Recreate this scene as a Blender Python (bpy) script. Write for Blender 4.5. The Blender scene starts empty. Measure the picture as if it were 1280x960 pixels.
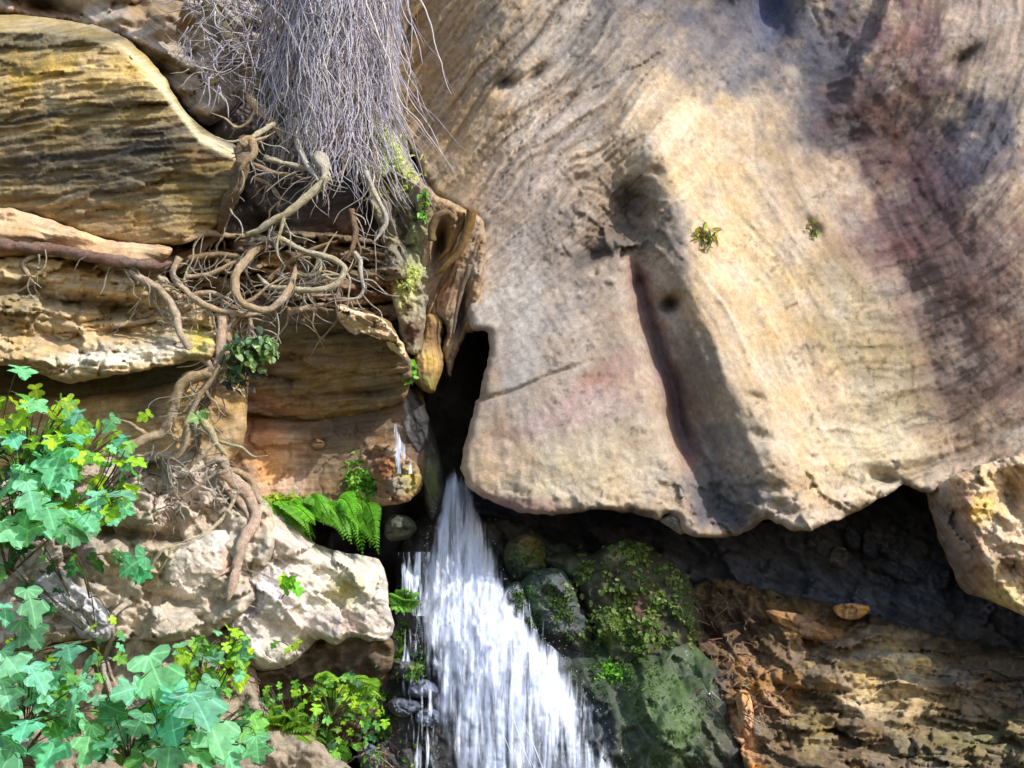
import bpy, math, random
import numpy as np
from mathutils import Vector
from mathutils.geometry import delaunay_2d_cdt
from mathutils.bvhtree import BVHTree

random.seed(7)
rng = np.random.default_rng(7)
scene = bpy.context.scene
col = scene.collection

# ------------------------------------------------------------------ camera
F_PX = 640 / math.tan(math.radians(25))
PITCH = math.radians(12)
CAM = np.array([0.0, 0.0, 1.6])
FW = np.array([0, math.cos(PITCH), math.sin(PITCH)])
UP = np.array([0, -math.sin(PITCH), math.cos(PITCH)])
RT = np.array([1.0, 0, 0])


def P(x, y, d):
    """world point seen at photo pixel (x, y) at axial distance d (metres)"""
    x = np.asarray(x, float); y = np.asarray(y, float); d = np.asarray(d, float)
    a = ((x - 640) / F_PX)[..., None]; b = ((480 - y) / F_PX)[..., None]
    return CAM + d[..., None] * (FW + RT * a + UP * b)


cam_d = bpy.data.cameras.new('camera')
cam = bpy.data.objects.new('camera', cam_d)
cam.location = CAM
cam.rotation_euler = (math.pi / 2 + PITCH, 0, 0)
cam_d.sensor_width = 36
cam_d.angle = math.radians(50)
cam_d.clip_end = 500
cam_d.clip_start = 0.05
col.objects.link(cam)
scene.camera = cam

# ------------------------------------------------------------------ noise
def _h(ix, iy, s):
    n = (ix.astype(np.int64) * 374761393 + iy.astype(np.int64) * 668265263 + s * 2147483647 + 1013904223) & 0xffffffff
    n = ((n ^ (n >> 13)) * 1274126177) & 0xffffffff
    n = n ^ (n >> 16)
    return (n & 0xffff) / 65535.0


def vn(x, y, s=0):
    x = np.asarray(x, float); y = np.asarray(y, float)
    ix = np.floor(x); iy = np.floor(y)
    fx = x - ix; fy = y - iy
    fx = fx * fx * fx * (fx * (fx * 6 - 15) + 10); fy = fy * fy * fy * (fy * (fy * 6 - 15) + 10)
    a = _h(ix, iy, s); b = _h(ix + 1, iy, s); c = _h(ix, iy + 1, s); d = _h(ix + 1, iy + 1, s)
    return ((a + (b - a) * fx) * (1 - fy) + (c + (d - c) * fx) * fy) * 2 - 1


def fbm(x, y, s=0, o=4, g=0.5):
    r = 0; a = 1; t = 0
    for i in range(o):
        r = r + a * vn(x, y, s + i * 17); t += a; a *= g
        x, y = x * 2.03 + 5.1, y * 2.03 + 9.7
    return r / t


def ridged(x, y, s=0, o=3):
    return 1 - 2 * np.abs(fbm(x, y, s, o))


def cells(x, y, s=0, jit=0.85):
    """voronoi: random value of the nearest cell and distance to its border"""
    ix = np.floor(x); iy = np.floor(y)
    f1 = np.full(x.shape, 9.0); f2 = np.full(x.shape, 9.0); val = np.zeros(x.shape)
    gx = np.zeros(x.shape); gy = np.zeros(x.shape)
    for i in (-1, 0, 1):
        for j in (-1, 0, 1):
            cx = ix + i; cy = iy + j
            px = cx + .5 + jit * (_h(cx, cy, s) - .5); py = cy + .5 + jit * (_h(cx, cy, s + 5) - .5)
            dd = np.hypot(x - px, y - py)
            m = dd < f1
            f2 = np.where(m, f1, np.minimum(f2, dd))
            f1 = np.where(m, dd, f1)
            val = np.where(m, _h(cx, cy, s + 9), val)
            gx = np.where(m, x - px, gx); gy = np.where(m, y - py, gy)
    return val, f2 - f1, gx, gy


def facets(x, y, sc, seed=0, ang=0, ratio=1.0, octs=2):
    """broken rock: tilted flat chips with stepped borders"""
    u, v = rot(x, y, ang); h = 0; a = 1.0
    for o in range(octs):
        uu = u / (sc * ratio); vv = v / sc
        wx = .22 * fbm(uu * 1.5, vv * 1.5, seed + 3, 3); wy = .22 * fbm(uu * 1.7, vv * 1.7, seed + 4, 3)
        val, e, gx, gy = cells(uu + wx, vv + wy, seed + 7 * o)
        t1 = (val * 57.3) % 1 * 2 - 1; t2 = (val * 131.7) % 1 * 2 - 1
        h = h + a * ((val - .5) + .9 * (t1 * gx + t2 * gy)); a *= .45; sc = sc * .42
    return h


def ss(a, b, x):
    t = np.clip((x - a) / (b - a), 0, 1)
    return t * t * (3 - 2 * t)


def gauss(x, y, cx, cy, rx, ry, ang=0):
    a = math.radians(ang); c, s = math.cos(a), math.sin(a)
    u = (x - cx) * c + (y - cy) * s; v = -(x - cx) * s + (y - cy) * c
    return np.exp(-(u / rx) ** 2 - (v / ry) ** 2)


def rot(x, y, ang):
    """u runs along the direction ang (degrees, photo axes: y down), v across it"""
    a = math.radians(ang); c, s = math.cos(a), math.sin(a)
    return x * c + y * s, -x * s + y * c


def lin(r, g, b):
    f = lambda v: ((v / 255 + .055) / 1.055) ** 2.4 if v > 10 else v / 255 / 12.92
    return np.array([f(r), f(g), f(b)])


# ------------------------------------------------------------------ materials
def new_mat(name):
    m = bpy.data.materials.new(name); m.use_nodes = True
    nt = m.node_tree; nt.nodes.clear()
    return m, nt


def node(nt, typ, **kw):
    n = nt.nodes.new(typ)
    for k, v in kw.items():
        if k.startswith('i_'):
            n.inputs[k[2:].replace('_', ' ')].default_value = v
        else:
            setattr(n, k, v)
    return n


def rock_mat(name, rough=0.88, bump=0.34, spec=0.25, fine=1.0, coat=0.0, contrast=1.0, bed=1.4, bedh=.55):
    m, nt = new_mat(name)
    L = nt.links.new
    out = node(nt, 'ShaderNodeOutputMaterial'); b = node(nt, 'ShaderNodeBsdfPrincipled')
    L(b.outputs[0], out.inputs[0])
    b.inputs['Roughness'].default_value = rough
    b.inputs['Specular IOR Level'].default_value = spec
    b.inputs['Coat Weight'].default_value = coat
    b.inputs['Coat Roughness'].default_value = 0.12
    at = node(nt, 'ShaderNodeAttribute', attribute_name='Col')
    tc = node(nt, 'ShaderNodeTexCoord')
    n1 = node(nt, 'ShaderNodeTexNoise'); n1.inputs['Scale'].default_value = 9 * fine; n1.inputs['Detail'].default_value = 9; n1.inputs['Roughness'].default_value = .68
    n2 = node(nt, 'ShaderNodeTexNoise'); n2.inputs['Scale'].default_value = 55 * fine; n2.inputs['Detail'].default_value = 5; n2.inputs['Roughness'].default_value = .7
    n3 = node(nt, 'ShaderNodeTexVoronoi'); n3.inputs['Scale'].default_value = 38 * fine
    for n in (n1, n2, n3):
        L(tc.outputs['Object'], n.inputs['Vector'])
    r1 = node(nt, 'ShaderNodeMapRange'); r1.inputs[1].default_value = .3; r1.inputs[2].default_value = .7
    r1.inputs[3].default_value = 1 - .28 * contrast; r1.inputs[4].default_value = 1 + .24 * contrast
    L(n1.outputs['Fac'], r1.inputs[0])
    r2 = node(nt, 'ShaderNodeMapRange'); r2.inputs[1].default_value = .3; r2.inputs[2].default_value = .7
    r2.inputs[3].default_value = 1 - .24 * contrast; r2.inputs[4].default_value = 1 + .2 * contrast
    L(n2.outputs['Fac'], r2.inputs[0])
    mm = node(nt, 'ShaderNodeMath', operation='MULTIPLY'); L(r1.outputs[0], mm.inputs[0]); L(r2.outputs[0], mm.inputs[1])
    vm = node(nt, 'ShaderNodeVectorMath', operation='SCALE'); L(at.outputs['Color'], vm.inputs[0]); L(mm.outputs[0], vm.inputs['Scale'])
    # bedding: fine lines that follow the beds of each rock (attributes: along, across, weight)
    tot = None; hts = None
    for nm in ('sA', 'sB', 'sC'):
        sa = node(nt, 'ShaderNodeAttribute', attribute_name=nm)
        sx = node(nt, 'ShaderNodeSeparateXYZ'); L(sa.outputs['Vector'], sx.inputs[0])
        cx = node(nt, 'ShaderNodeCombineXYZ'); L(sx.outputs[0], cx.inputs[0]); L(sx.outputs[1], cx.inputs[1])
        mp = node(nt, 'ShaderNodeMapping'); mp.inputs['Scale'].default_value = (1.5, 34, 1); L(cx.outputs[0], mp.inputs[0])
        nz = node(nt, 'ShaderNodeTexNoise'); nz.inputs['Scale'].default_value = 1; nz.inputs['Detail'].default_value = 6; nz.inputs['Roughness'].default_value = .65; nz.inputs['Distortion'].default_value = .25
        L(mp.outputs[0], nz.inputs['Vector'])
        sb = node(nt, 'ShaderNodeMath', operation='SUBTRACT'); L(nz.outputs['Fac'], sb.inputs[0]); sb.inputs[1].default_value = .5
        mu = node(nt, 'ShaderNodeMath', operation='MULTIPLY'); L(sb.outputs[0], mu.inputs[0]); L(sx.outputs[2], mu.inputs[1])
        if tot is None: tot = mu
        else:
            a_ = node(nt, 'ShaderNodeMath', operation='ADD'); L(tot.outputs[0], a_.inputs[0]); L(mu.outputs[0], a_.inputs[1]); tot = a_
    gain = node(nt, 'ShaderNodeMath', operation='MULTIPLY_ADD'); L(tot.outputs[0], gain.inputs[0]); gain.inputs[1].default_value = bed; gain.inputs[2].default_value = 1
    gc = node(nt, 'ShaderNodeClamp'); L(gain.outputs[0], gc.inputs[0]); gc.inputs[1].default_value = .4; gc.inputs[2].default_value = 1.4
    vm0 = vm
    vm = node(nt, 'ShaderNodeVectorMath', operation='SCALE'); L(vm0.outputs[0], vm.inputs[0]); L(gc.outputs[0], vm.inputs['Scale'])
    # warm / cool mineral drift
    hs = node(nt, 'ShaderNodeHueSaturation')
    n4 = node(nt, 'ShaderNodeTexNoise'); n4.inputs['Scale'].default_value = 3.1; n4.inputs['Detail'].default_value = 6
    L(tc.outputs['Object'], n4.inputs['Vector'])
    r4 = node(nt, 'ShaderNodeMapRange'); r4.inputs[1].default_value = .3; r4.inputs[2].default_value = .7; r4.inputs[3].default_value = .68; r4.inputs[4].default_value = 1.12
    L(n4.outputs['Fac'], r4.inputs[0]); L(r4.outputs[0], hs.inputs['Saturation'])
    L(vm.outputs[0], hs.inputs['Color'])
    L(hs.outputs[0], b.inputs['Base Color'])
    # grain, pits
    ad = node(nt, 'ShaderNodeMath', operation='MULTIPLY_ADD'); L(n2.outputs['Fac'], ad.inputs[0]); ad.inputs[1].default_value = .5
    h1 = node(nt, 'ShaderNodeMath', operation='MULTIPLY'); L(n1.outputs['Fac'], h1.inputs[0]); h1.inputs[1].default_value = .5; L(h1.outputs[0], ad.inputs[2])
    ad2 = node(nt, 'ShaderNodeMath', operation='MULTIPLY_ADD'); L(n3.outputs['Distance'], ad2.inputs[0]); ad2.inputs[1].default_value = .12; L(ad.outputs[0], ad2.inputs[2])
    ad3 = node(nt, 'ShaderNodeMath', operation='MULTIPLY_ADD'); L(tot.outputs[0], ad3.inputs[0]); ad3.inputs[1].default_value = bedh; L(ad2.outputs[0], ad3.inputs[2]); ad2 = ad3
    bp = node(nt, 'ShaderNodeBump'); bp.inputs['Strength'].default_value = bump; bp.inputs['Distance'].default_value = .06
    L(ad2.outputs[0], bp.inputs['Height']); L(bp.outputs[0], b.inputs['Normal'])
    return m


M_ROCK = rock_mat('sandstone')
M_CLIFF = rock_mat('cliff_sandstone', bump=.28, fine=1.9, contrast=1.0, bed=1.15, bedh=.4)
M_WET = rock_mat('wet_rock', rough=.5, bump=.45, spec=.45, coat=.08)
M_SOIL = rock_mat('soil', rough=.95, bump=.6, fine=1.6, contrast=1.3)
M_BARK = rock_mat('root_bark', rough=.9, bump=1.0, fine=2.6, contrast=1.5)
M_FIBRE = rock_mat('dry_rootlet', rough=.9, bump=.2, fine=2.6, contrast=.6)


def leaf_mat(name, trans=.42, rough=.5):
    m, nt = new_mat(name); L = nt.links.new
    out = node(nt, 'ShaderNodeOutputMaterial'); b = node(nt, 'ShaderNodeBsdfPrincipled')
    at = node(nt, 'ShaderNodeAttribute', attribute_name='Col')
    tc = node(nt, 'ShaderNodeTexCoord')
    n = node(nt, 'ShaderNodeTexNoise'); n.inputs['Scale'].default_value = 22; n.inputs['Detail'].default_value = 4
    L(tc.outputs['Object'], n.inputs['Vector'])
    r = node(nt, 'ShaderNodeMapRange'); r.inputs[1].default_value = .3; r.inputs[2].default_value = .7; r.inputs[3].default_value = .8; r.inputs[4].default_value = 1.2
    L(n.outputs['Fac'], r.inputs[0])
    vm = node(nt, 'ShaderNodeVectorMath', operation='SCALE'); L(at.outputs['Color'], vm.inputs[0]); L(r.outputs[0], vm.inputs['Scale'])
    # palmate veins running out from the leaf base
    lf = node(nt, 'ShaderNodeAttribute', attribute_name='lf'); sx = node(nt, 'ShaderNodeSeparateXYZ'); L(lf.outputs['Vector'], sx.inputs[0])

    def mth(op, a, b_=None):
        q = node(nt, 'ShaderNodeMath', operation=op)
        for i, v in enumerate((a, b_)):
            if v is None: continue
            if isinstance(v, (int, float)): q.inputs[i].default_value = v
            else: L(v, q.inputs[i])
        return q.outputs[0]
    an = mth('ABSOLUTE', mth('ARCTAN2', sx.outputs[0], sx.outputs[1]))
    mn = mth('MINIMUM', mth('MINIMUM', an, mth('ABSOLUTE', mth('SUBTRACT', an, .62))), mth('ABSOLUTE', mth('SUBTRACT', an, 1.25)))
    ln = node(nt, 'ShaderNodeVectorMath', operation='LENGTH'); L(lf.outputs['Vector'], ln.inputs[0])
    rr = node(nt, 'ShaderNodeMapRange', interpolation_type='SMOOTHSTEP'); rr.inputs[1].default_value = .006; rr.inputs[2].default_value = .035; rr.inputs[3].default_value = 1.5; rr.inputs[4].default_value = 1.0
    L(mth('MULTIPLY', mn, ln.outputs['Value']), rr.inputs[0])
    vv = node(nt, 'ShaderNodeVectorMath', operation='SCALE'); L(vm.outputs[0], vv.inputs[0]); L(rr.outputs[0], vv.inputs['Scale']); vm = vv
    L(vm.outputs[0], b.inputs['Base Color'])
    b.inputs['Roughness'].default_value = rough; b.inputs['Specular IOR Level'].default_value = .3
    t = node(nt, 'ShaderNodeBsdfTranslucent')
    sc = node(nt, 'ShaderNodeVectorMath', operation='MULTIPLY'); sc.inputs[1].default_value = (1.5, 1.5, .5); L(vm.outputs[0], sc.inputs[0])
    L(sc.outputs[0], t.inputs['Color'])
    mx = node(nt, 'ShaderNodeMixShader'); mx.inputs[0].default_value = trans
    L(b.outputs[0], mx.inputs[1]); L(t.outputs[0], mx.inputs[2]); L(mx.outputs[0], out.inputs[0])
    return m


M_LEAF = leaf_mat('leaf')
M_MOSS = leaf_mat('moss_blade', .2, .8)


def water_mat(name, lo, hi, sx, sy, seed, base=(.66, .73, .92), dist=.5):
    """white water: streaks of froth with clear gaps, laid out along the flow (UV v runs down the fall)"""
    m, nt = new_mat(name); L = nt.links.new
    out = node(nt, 'ShaderNodeOutputMaterial'); b = node(nt, 'ShaderNodeBsdfPrincipled')
    b.inputs['Base Color'].default_value = (*base, 1); b.inputs['Roughness'].default_value = .35
    b.inputs['Subsurface Weight'].default_value = 0.0
    tr = node(nt, 'ShaderNodeBsdfTransparent')
    mx = node(nt, 'ShaderNodeMixShader')
    uv = node(nt, 'ShaderNodeUVMap', uv_map='flow')
    mp = node(nt, 'ShaderNodeMapping'); mp.inputs['Scale'].default_value = (sx, sy, 1); mp.inputs['Location'].default_value = (seed * 3.7, seed * 1.3, 0)
    L(uv.outputs[0], mp.inputs[0])
    n = node(nt, 'ShaderNodeTexNoise'); n.inputs['Scale'].default_value = 1; n.inputs['Detail'].default_value = 5; n.inputs['Roughness'].default_value = .55; n.inputs['Distortion'].default_value = dist
    L(mp.outputs[0], n.inputs['Vector'])
    at = node(nt, 'ShaderNodeAttribute', attribute_name='dens')
    ad = node(nt, 'ShaderNodeMath', operation='ADD'); L(n.outputs['Fac'], ad.inputs[0]); L(at.outputs['Fac'], ad.inputs[1])
    r = node(nt, 'ShaderNodeMapRange', interpolation_type='SMOOTHSTEP'); r.inputs[1].default_value = lo; r.inputs[2].default_value = hi
    L(ad.outputs[0], r.inputs[0])
    L(r.outputs[0], mx.inputs[0]); L(tr.outputs[0], mx.inputs[1]); L(b.outputs[0], mx.inputs[2]); L(mx.outputs[0], out.inputs[0])
    bp = node(nt, 'ShaderNodeBump'); bp.inputs['Strength'].default_value = .35; bp.inputs['Distance'].default_value = .03
    L(n.outputs['Fac'], bp.inputs['Height']); L(bp.outputs[0], b.inputs['Normal'])
    return m


def froth_mat():
    m, nt = new_mat('froth'); L = nt.links.new
    out = node(nt, 'ShaderNodeOutputMaterial'); b = node(nt, 'ShaderNodeBsdfPrincipled')
    b.inputs['Base Color'].default_value = (.84, .89, .96, 1); b.inputs['Roughness'].default_value = .3
    tr = node(nt, 'ShaderNodeBsdfTransparent'); mx = node(nt, 'ShaderNodeMixShader'); mx.inputs[0].default_value = .72
    L(tr.outputs[0], mx.inputs[1]); L(b.outputs[0], mx.inputs[2]); L(mx.outputs[0], out.inputs[0])
    return m


# ------------------------------------------------------------------ object helpers
def tag(o, label=None, cat=None, group=None, kind=None):
    if label: o['label'] = label
    if cat: o['category'] = cat
    if group: o['group'] = group
    if kind: o['kind'] = kind
    return o


def empty(name, loc):
    o = bpy.data.objects.new(name, None); o.empty_display_size = .1
    o.location = [float(v) for v in loc]; col.objects.link(o)
    return o


def mesh_obj(name, V, Fs, mat, C=None, parent=None, smooth=True, origin=None):
    V = np.asarray(V, float)
    if parent is not None:
        o0 = np.array(parent.location)
    elif origin is not None:
        o0 = np.asarray(origin, float)
    else:
        o0 = V.mean(0); o0 = np.array([o0[0], o0[1], V[:, 2].min()])
    me = bpy.data.meshes.new(name)
    me.from_pydata((V - o0).tolist(), [], [list(map(int, f)) for f in Fs] if not isinstance(Fs, np.ndarray) else Fs.tolist())
    if C is not None:
        a = me.color_attributes.new('Col', 'FLOAT_COLOR', 'POINT')
        cc = np.ones((len(V), 4)); cc[:, :3] = np.clip(C, 0.004, .9)
        a.data.foreach_set('color', cc.ravel())
    me.materials.append(mat)
    if smooth:
        me.polygons.foreach_set('use_smooth', [True] * len(me.polygons))
    me.update()
    o = bpy.data.objects.new(name, me)
    if parent is None:
        o.location = o0
    else:
        o.parent = parent
    col.objects.link(o)
    return o


def catmull(pts, step=6.0, closed=False):
    pts = np.asarray(pts, float); n = len(pts); res = []
    rngi = range(n if closed else n - 1)
    for i in rngi:
        if closed:
            p0, p1, p2, p3 = pts[(i - 1) % n], pts[i], pts[(i + 1) % n], pts[(i + 2) % n]
        else:
            p1, p2 = pts[i], pts[i + 1]
            p0 = pts[i - 1] if i > 0 else 2 * p1 - p2
            p3 = pts[i + 2] if i + 2 < n else 2 * p2 - p1
        k = max(1, int(math.ceil(np.linalg.norm((p2 - p1)[:2]) / step)))
        for j in range(k):
            t = j / k
            res.append(.5 * ((2 * p1) + (-p0 + p2) * t + (2 * p0 - 5 * p1 + 4 * p2 - p3) * t * t + (-p0 + 3 * p1 - 3 * p2 + p3) * t ** 3))
    if not closed:
        res.append(pts[-1])
    return np.array(res)


def inside(x, y, poly):
    r = np.zeros(x.shape, bool); n = len(poly); j = n - 1
    for i in range(n):
        xi, yi = poly[i]; xj, yj = poly[j]
        if yi != yj:
            r ^= ((yi > y) != (yj > y)) & (x < (xj - xi) * (y - yi) / (yj - yi) + xi)
        j = i
    return r


def dist_poly(x, y, poly, closed=True):
    d = np.full(x.shape, 1e9); n = len(poly)
    for i in range(n if closed else n - 1):
        ax, ay = poly[i]; bx, by = poly[(i + 1) % n]
        vx, vy = bx - ax, by - ay; q = vx * vx + vy * vy + 1e-9
        t = np.clip(((x - ax) * vx + (y - ay) * vy) / q, 0, 1)
        d = np.minimum(d, np.hypot(x - ax - t * vx, y - ay - t * vy))
    return d


def paint(x, y, base, spots, seed=3, rag=.4):
    C = np.tile(np.asarray(base, float), (len(x), 1))
    nz = fbm(x / 34, y / 34, seed, 5, .6)
    for (cx, cy, rx, ry, ang, c, st) in spots:
        u, v = rot(x - cx, y - cy, ang)
        w = st * ss(0, 1, 1.25 - np.hypot(u / rx, v / ry) + rag * nz)[:, None]
        C = C * (1 - w) + np.asarray(c) * w
    return C


ALLV, ALLT = [], []          # every rock surface, for laying roots and plants on it
_off = 0


def rock(name, outline, D, color, mat=None, sp=6, sub=1, edge=(26, .25), jit=2.2, thick=1.0, rough=.03, strata=None,
         seed=1, cap=True, label=None, cat='rock', group=None, kind=None, parent=None, vary=.16, solid=True, facet=None, beds=None):
    """a rock whose outline is traced and that has its own distance, relief, thickness and back"""
    global _off
    ol = catmull(outline, sp, True)
    nj = np.stack([fbm(ol[:, 0] / 13, ol[:, 1] / 13, seed + 40, 3, .6), fbm(ol[:, 0] / 13, ol[:, 1] / 13, seed + 80, 3, .6)], 1)
    ol = ol + nj * jit
    x0, y0 = ol.min(0); x1, y1 = ol.max(0)
    gx, gy = np.meshgrid(np.arange(x0, x1, sp), np.arange(y0, y1, sp * .866))
    gx = gx + (np.arange(gx.shape[0]) % 2)[:, None] * sp * .5
    gx = gx.ravel() + rng.uniform(-.28, .28, gx.size) * sp; gy = gy.ravel() + rng.uniform(-.28, .28, gy.size) * sp
    m = inside(gx, gy, ol); gx, gy = gx[m], gy[m]
    m = dist_poly(gx, gy, ol) > sp * .55; gx, gy = gx[m], gy[m]
    n = len(ol)
    pts = [Vector(p) for p in ol] + [Vector((a, b)) for a, b in zip(gx, gy)]
    vs, _, fs, *_ = delaunay_2d_cdt(pts, [(i, (i + 1) % n) for i in range(n)], [], 1, 1e-4)
    X = np.array([(v.x, v.y) for v in vs]); T = np.array([f for f in fs if len(f) == 3], int)
    # photo y runs down: orient triangles to face the viewer
    a, b, c = X[T[:, 0]], X[T[:, 1]], X[T[:, 2]]
    cr = (b[:, 0] - a[:, 0]) * (c[:, 1] - a[:, 1]) - (b[:, 1] - a[:, 1]) * (c[:, 0] - a[:, 0])
    T[cr > 0] = T[cr > 0][:, ::-1]
    for _s in range(sub):
        E = np.sort(np.concatenate([T[:, [0, 1]], T[:, [1, 2]], T[:, [2, 0]]]), 1)
        U, inv = np.unique(E, axis=0, return_inverse=True); inv = inv.ravel()
        mid = (X[U[:, 0]] + X[U[:, 1]]) / 2; base = len(X); k = len(T)
        X = np.concatenate([X, mid]); i01, i12, i20 = base + inv[:k], base + inv[k:2 * k], base + inv[2 * k:]
        T = np.concatenate([np.stack([T[:, 0], i01, i20], 1), np.stack([i01, T[:, 1], i12], 1), np.stack([i20, i12, T[:, 2]], 1), np.stack([i01, i12, i20], 1)])
    x, y = X[:, 0], X[:, 1]
    s = dist_poly(x, y, ol)
    er, ed = edge
    q = np.clip(1 - s / er, 0, 1)
    q = np.clip(q + .25 * fbm(x / 22, y / 22, seed + 3, 3) * (q > 0), 0, 1)
    d = D(x, y) + ed * (1 - np.sqrt(np.clip(1 - q * q, 0, 1)))
    st = np.zeros_like(x); bed = None
    if strata:
        ang, wl, amp = strata
        u, v = rot(x, y, ang)
        v = v + 14 * fbm(x / 110, y / 110, seed + 5, 3)
        st = .6 * fbm(u / (wl * 9), v / wl, seed + 6, 4, .62) + .4 * ridged(u / (wl * 14), v / (wl * 1.7), seed + 7, 3)
        d = d - amp * st
        bed = {'sA': np.stack([u * 9.3 / F_PX, v * 9.3 / F_PX, np.full(len(u), 1.0)], 1)}
    if facet:
        d = d - facet[1] * facets(x, y, facet[0], seed + 11, *facet[2:])
    d = d - rough * fbm(x / 30, y / 30, seed + 8, 5, .6)
    C = color(x, y)
    C = C * (1 + vary * 1.4 * st + vary * fbm(x / 16, y / 16, seed + 9, 5, .65))[:, None]
    V = P(x, y, d)
    ALLV.append(V); ALLT.append(T + _off); _off += len(V)
    nV = len(V)
    if solid:
        E = np.concatenate([T[:, [0, 1]], T[:, [1, 2]], T[:, [2, 0]]]); ES = np.sort(E, 1)
        _, idx, cnt = np.unique(ES, axis=0, return_index=True, return_counts=True)
        BE = E[idx[cnt == 1]]
        bv = np.unique(BE); mp = -np.ones(nV, int); mp[bv] = np.arange(len(bv))
        rings = []
        cen = X.mean(0)
        for k, (f, g) in enumerate(((.25, 1.0), (.65, .985), (1.0, .93))):
            xx = cen[0] + (x[bv] - cen[0]) * g; yy = cen[1] + (y[bv] - cen[1]) * g
            rings.append(P(xx, yy, d[bv] + thick * f + .05 * fbm(x[bv] / 20, y[bv] / 20 + 7 * k, seed, 3)))
        quads = []
        prev = bv
        offs = nV
        allr = [V] + rings
        Q = []
        lo = None
        for k in range(3):
            a = BE[:, 0]; b = BE[:, 1]
            A = a if k == 0 else offs + (k - 1) * len(bv) + mp[a]
            B = b if k == 0 else offs + (k - 1) * len(bv) + mp[b]
            A2 = offs + k * len(bv) + mp[a]; B2 = offs + k * len(bv) + mp[b]
            Q.append(np.stack([B, A, A2, B2], 1))
        Q = np.concatenate(Q)
        faces = T.tolist() + Q.tolist()
        if cap:
            inn = np.array([i for i in range(nV) if mp[i] < 0], int)
            mp2 = np.zeros(nV, int); mp2[bv] = offs + 2 * len(bv) + np.arange(len(bv)); mp2[inn] = offs + 3 * len(bv) + np.arange(len(inn))
            dm = float(np.mean(d)) + thick
            back = P(cen[0] + (x[inn] - cen[0]) * .93, cen[1] + (y[inn] - cen[1]) * .93, np.full(len(inn), dm))
            allr.append(back)
            faces += mp2[T][:, ::-1].tolist()
        Vall = np.concatenate(allr)
        Call = np.concatenate([C] + [C[bv]] * 3 + ([C[inn]] if cap else []))
    else:
        Vall, faces, Call = V, T.tolist(), C
    o = mesh_obj(name, Vall, faces, mat or M_ROCK, Call, parent)
    if beds: bed = beds(x, y)
    for nm, arr in (bed or {}).items():
        full = np.zeros((len(Vall), 3)); full[:len(arr)] = arr
        at = o.data.attributes.new(nm, 'FLOAT_VECTOR', 'POINT'); at.data.foreach_set('vector', full.ravel())
    tag(o, label, cat if kind != 'structure' and parent is None else None, group, kind)
    return o


_bvh = None


def surf(x, y, default=9.5):
    """axial distance of the rock surface seen at photo pixel (x, y)"""
    global _bvh
    if _bvh is None:
        _bvh = BVHTree.FromPolygons(np.concatenate(ALLV).tolist(), np.concatenate(ALLT).tolist())
    r = P(x, y, 1.0) - CAM
    hit = _bvh.ray_cast(Vector(CAM), Vector(r).normalized())
    if hit[0] is None:
        return default
    return float((np.array(hit[0]) - CAM) @ FW)


class MB:
    """collects pieces that become ONE mesh"""
    def __init__(s): s.v = []; s.f = []; s.c = []; s.l = []; s.n = 0

    def add(s, V, Fs, c, lf=None):
        V = np.asarray(V, float); s.v.append(V); s.l.append(np.asarray(lf, float) if lf is not None else np.tile([.5, .3, 0.], (len(V), 1))); s.f += [[i + s.n for i in f] for f in Fs]; s.n += len(V)
        c = np.asarray(c, float); s.c.append(np.tile(c, (len(V), 1)) if c.ndim == 1 else c)

    def build(s, name, mat, parent=None, smooth=True):
        o = mesh_obj(name, np.concatenate(s.v), s.f, mat, np.concatenate(s.c), parent, smooth)
        if mat.name.startswith(('leaf', 'moss')):
            at = o.data.attributes.new('lf', 'FLOAT_VECTOR', 'POINT'); at.data.foreach_set('vector', np.concatenate(s.l).ravel())
        return o


def tube(mb, pts, rad, c, sides=7, lump=.18, seed=0, flat=1.0):
    """pts: world points; rad: radius per point"""
    pts = np.asarray(pts, float); n = len(pts)
    rad = np.broadcast_to(np.asarray(rad, float), (n,))
    tn = np.gradient(pts, axis=0); tn /= np.linalg.norm(tn, axis=1)[:, None] + 1e-9
    ref = np.array([.3, -1, .2]); ref = ref / np.linalg.norm(ref)
    V = []
    for i in range(n):
        a = np.cross(tn[i], ref); a /= np.linalg.norm(a) + 1e-9
        b = np.cross(tn[i], a)
        for k in range(sides):
            t = 2 * math.pi * k / sides
            r = rad[i] * (1 + lump * math.sin(i * .9 + k * 2.1 + seed) * math.sin(i * .37 + seed * 1.7 + k))
            V.append(pts[i] + r * (a * math.cos(t) + b * math.sin(t) * flat))
    Fs = []
    for i in range(n - 1):
        for k in range(sides):
            k2 = (k + 1) % sides
            Fs.append([i * sides + k, (i + 1) * sides + k, (i + 1) * sides + k2, i * sides + k2])
    Fs.append(list(range(sides))); Fs.append([(n - 1) * sides + k for k in range(sides)][::-1])
    c = np.asarray(c, float)
    nz = 1 + .25 * fbm(np.repeat(np.arange(n), sides) * .35 + seed, np.tile(np.arange(sides), n) * 1.1, seed, 3)
    mb.add(V, Fs, c[None, :] * nz[:, None])
# ------------------------------------------------------------------ ROCKS
TAN = lin(178, 156, 132); GREYTAN = lin(166, 150, 138); WARM = lin(196, 170, 134); OCHRE = lin(190, 150, 82)
PURP = lin(86, 60, 68); BLUEG = lin(84, 86, 102); PINK = lin(176, 140, 126); DARK = lin(70, 62, 58); OLIVE = lin(132, 118, 82)
NAVY = lin(60, 62, 74); PALE = lin(208, 194, 180); BROWN = lin(120, 92, 66); GREEN = lin(96, 122, 46); LICH = lin(178, 182, 132)

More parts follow.
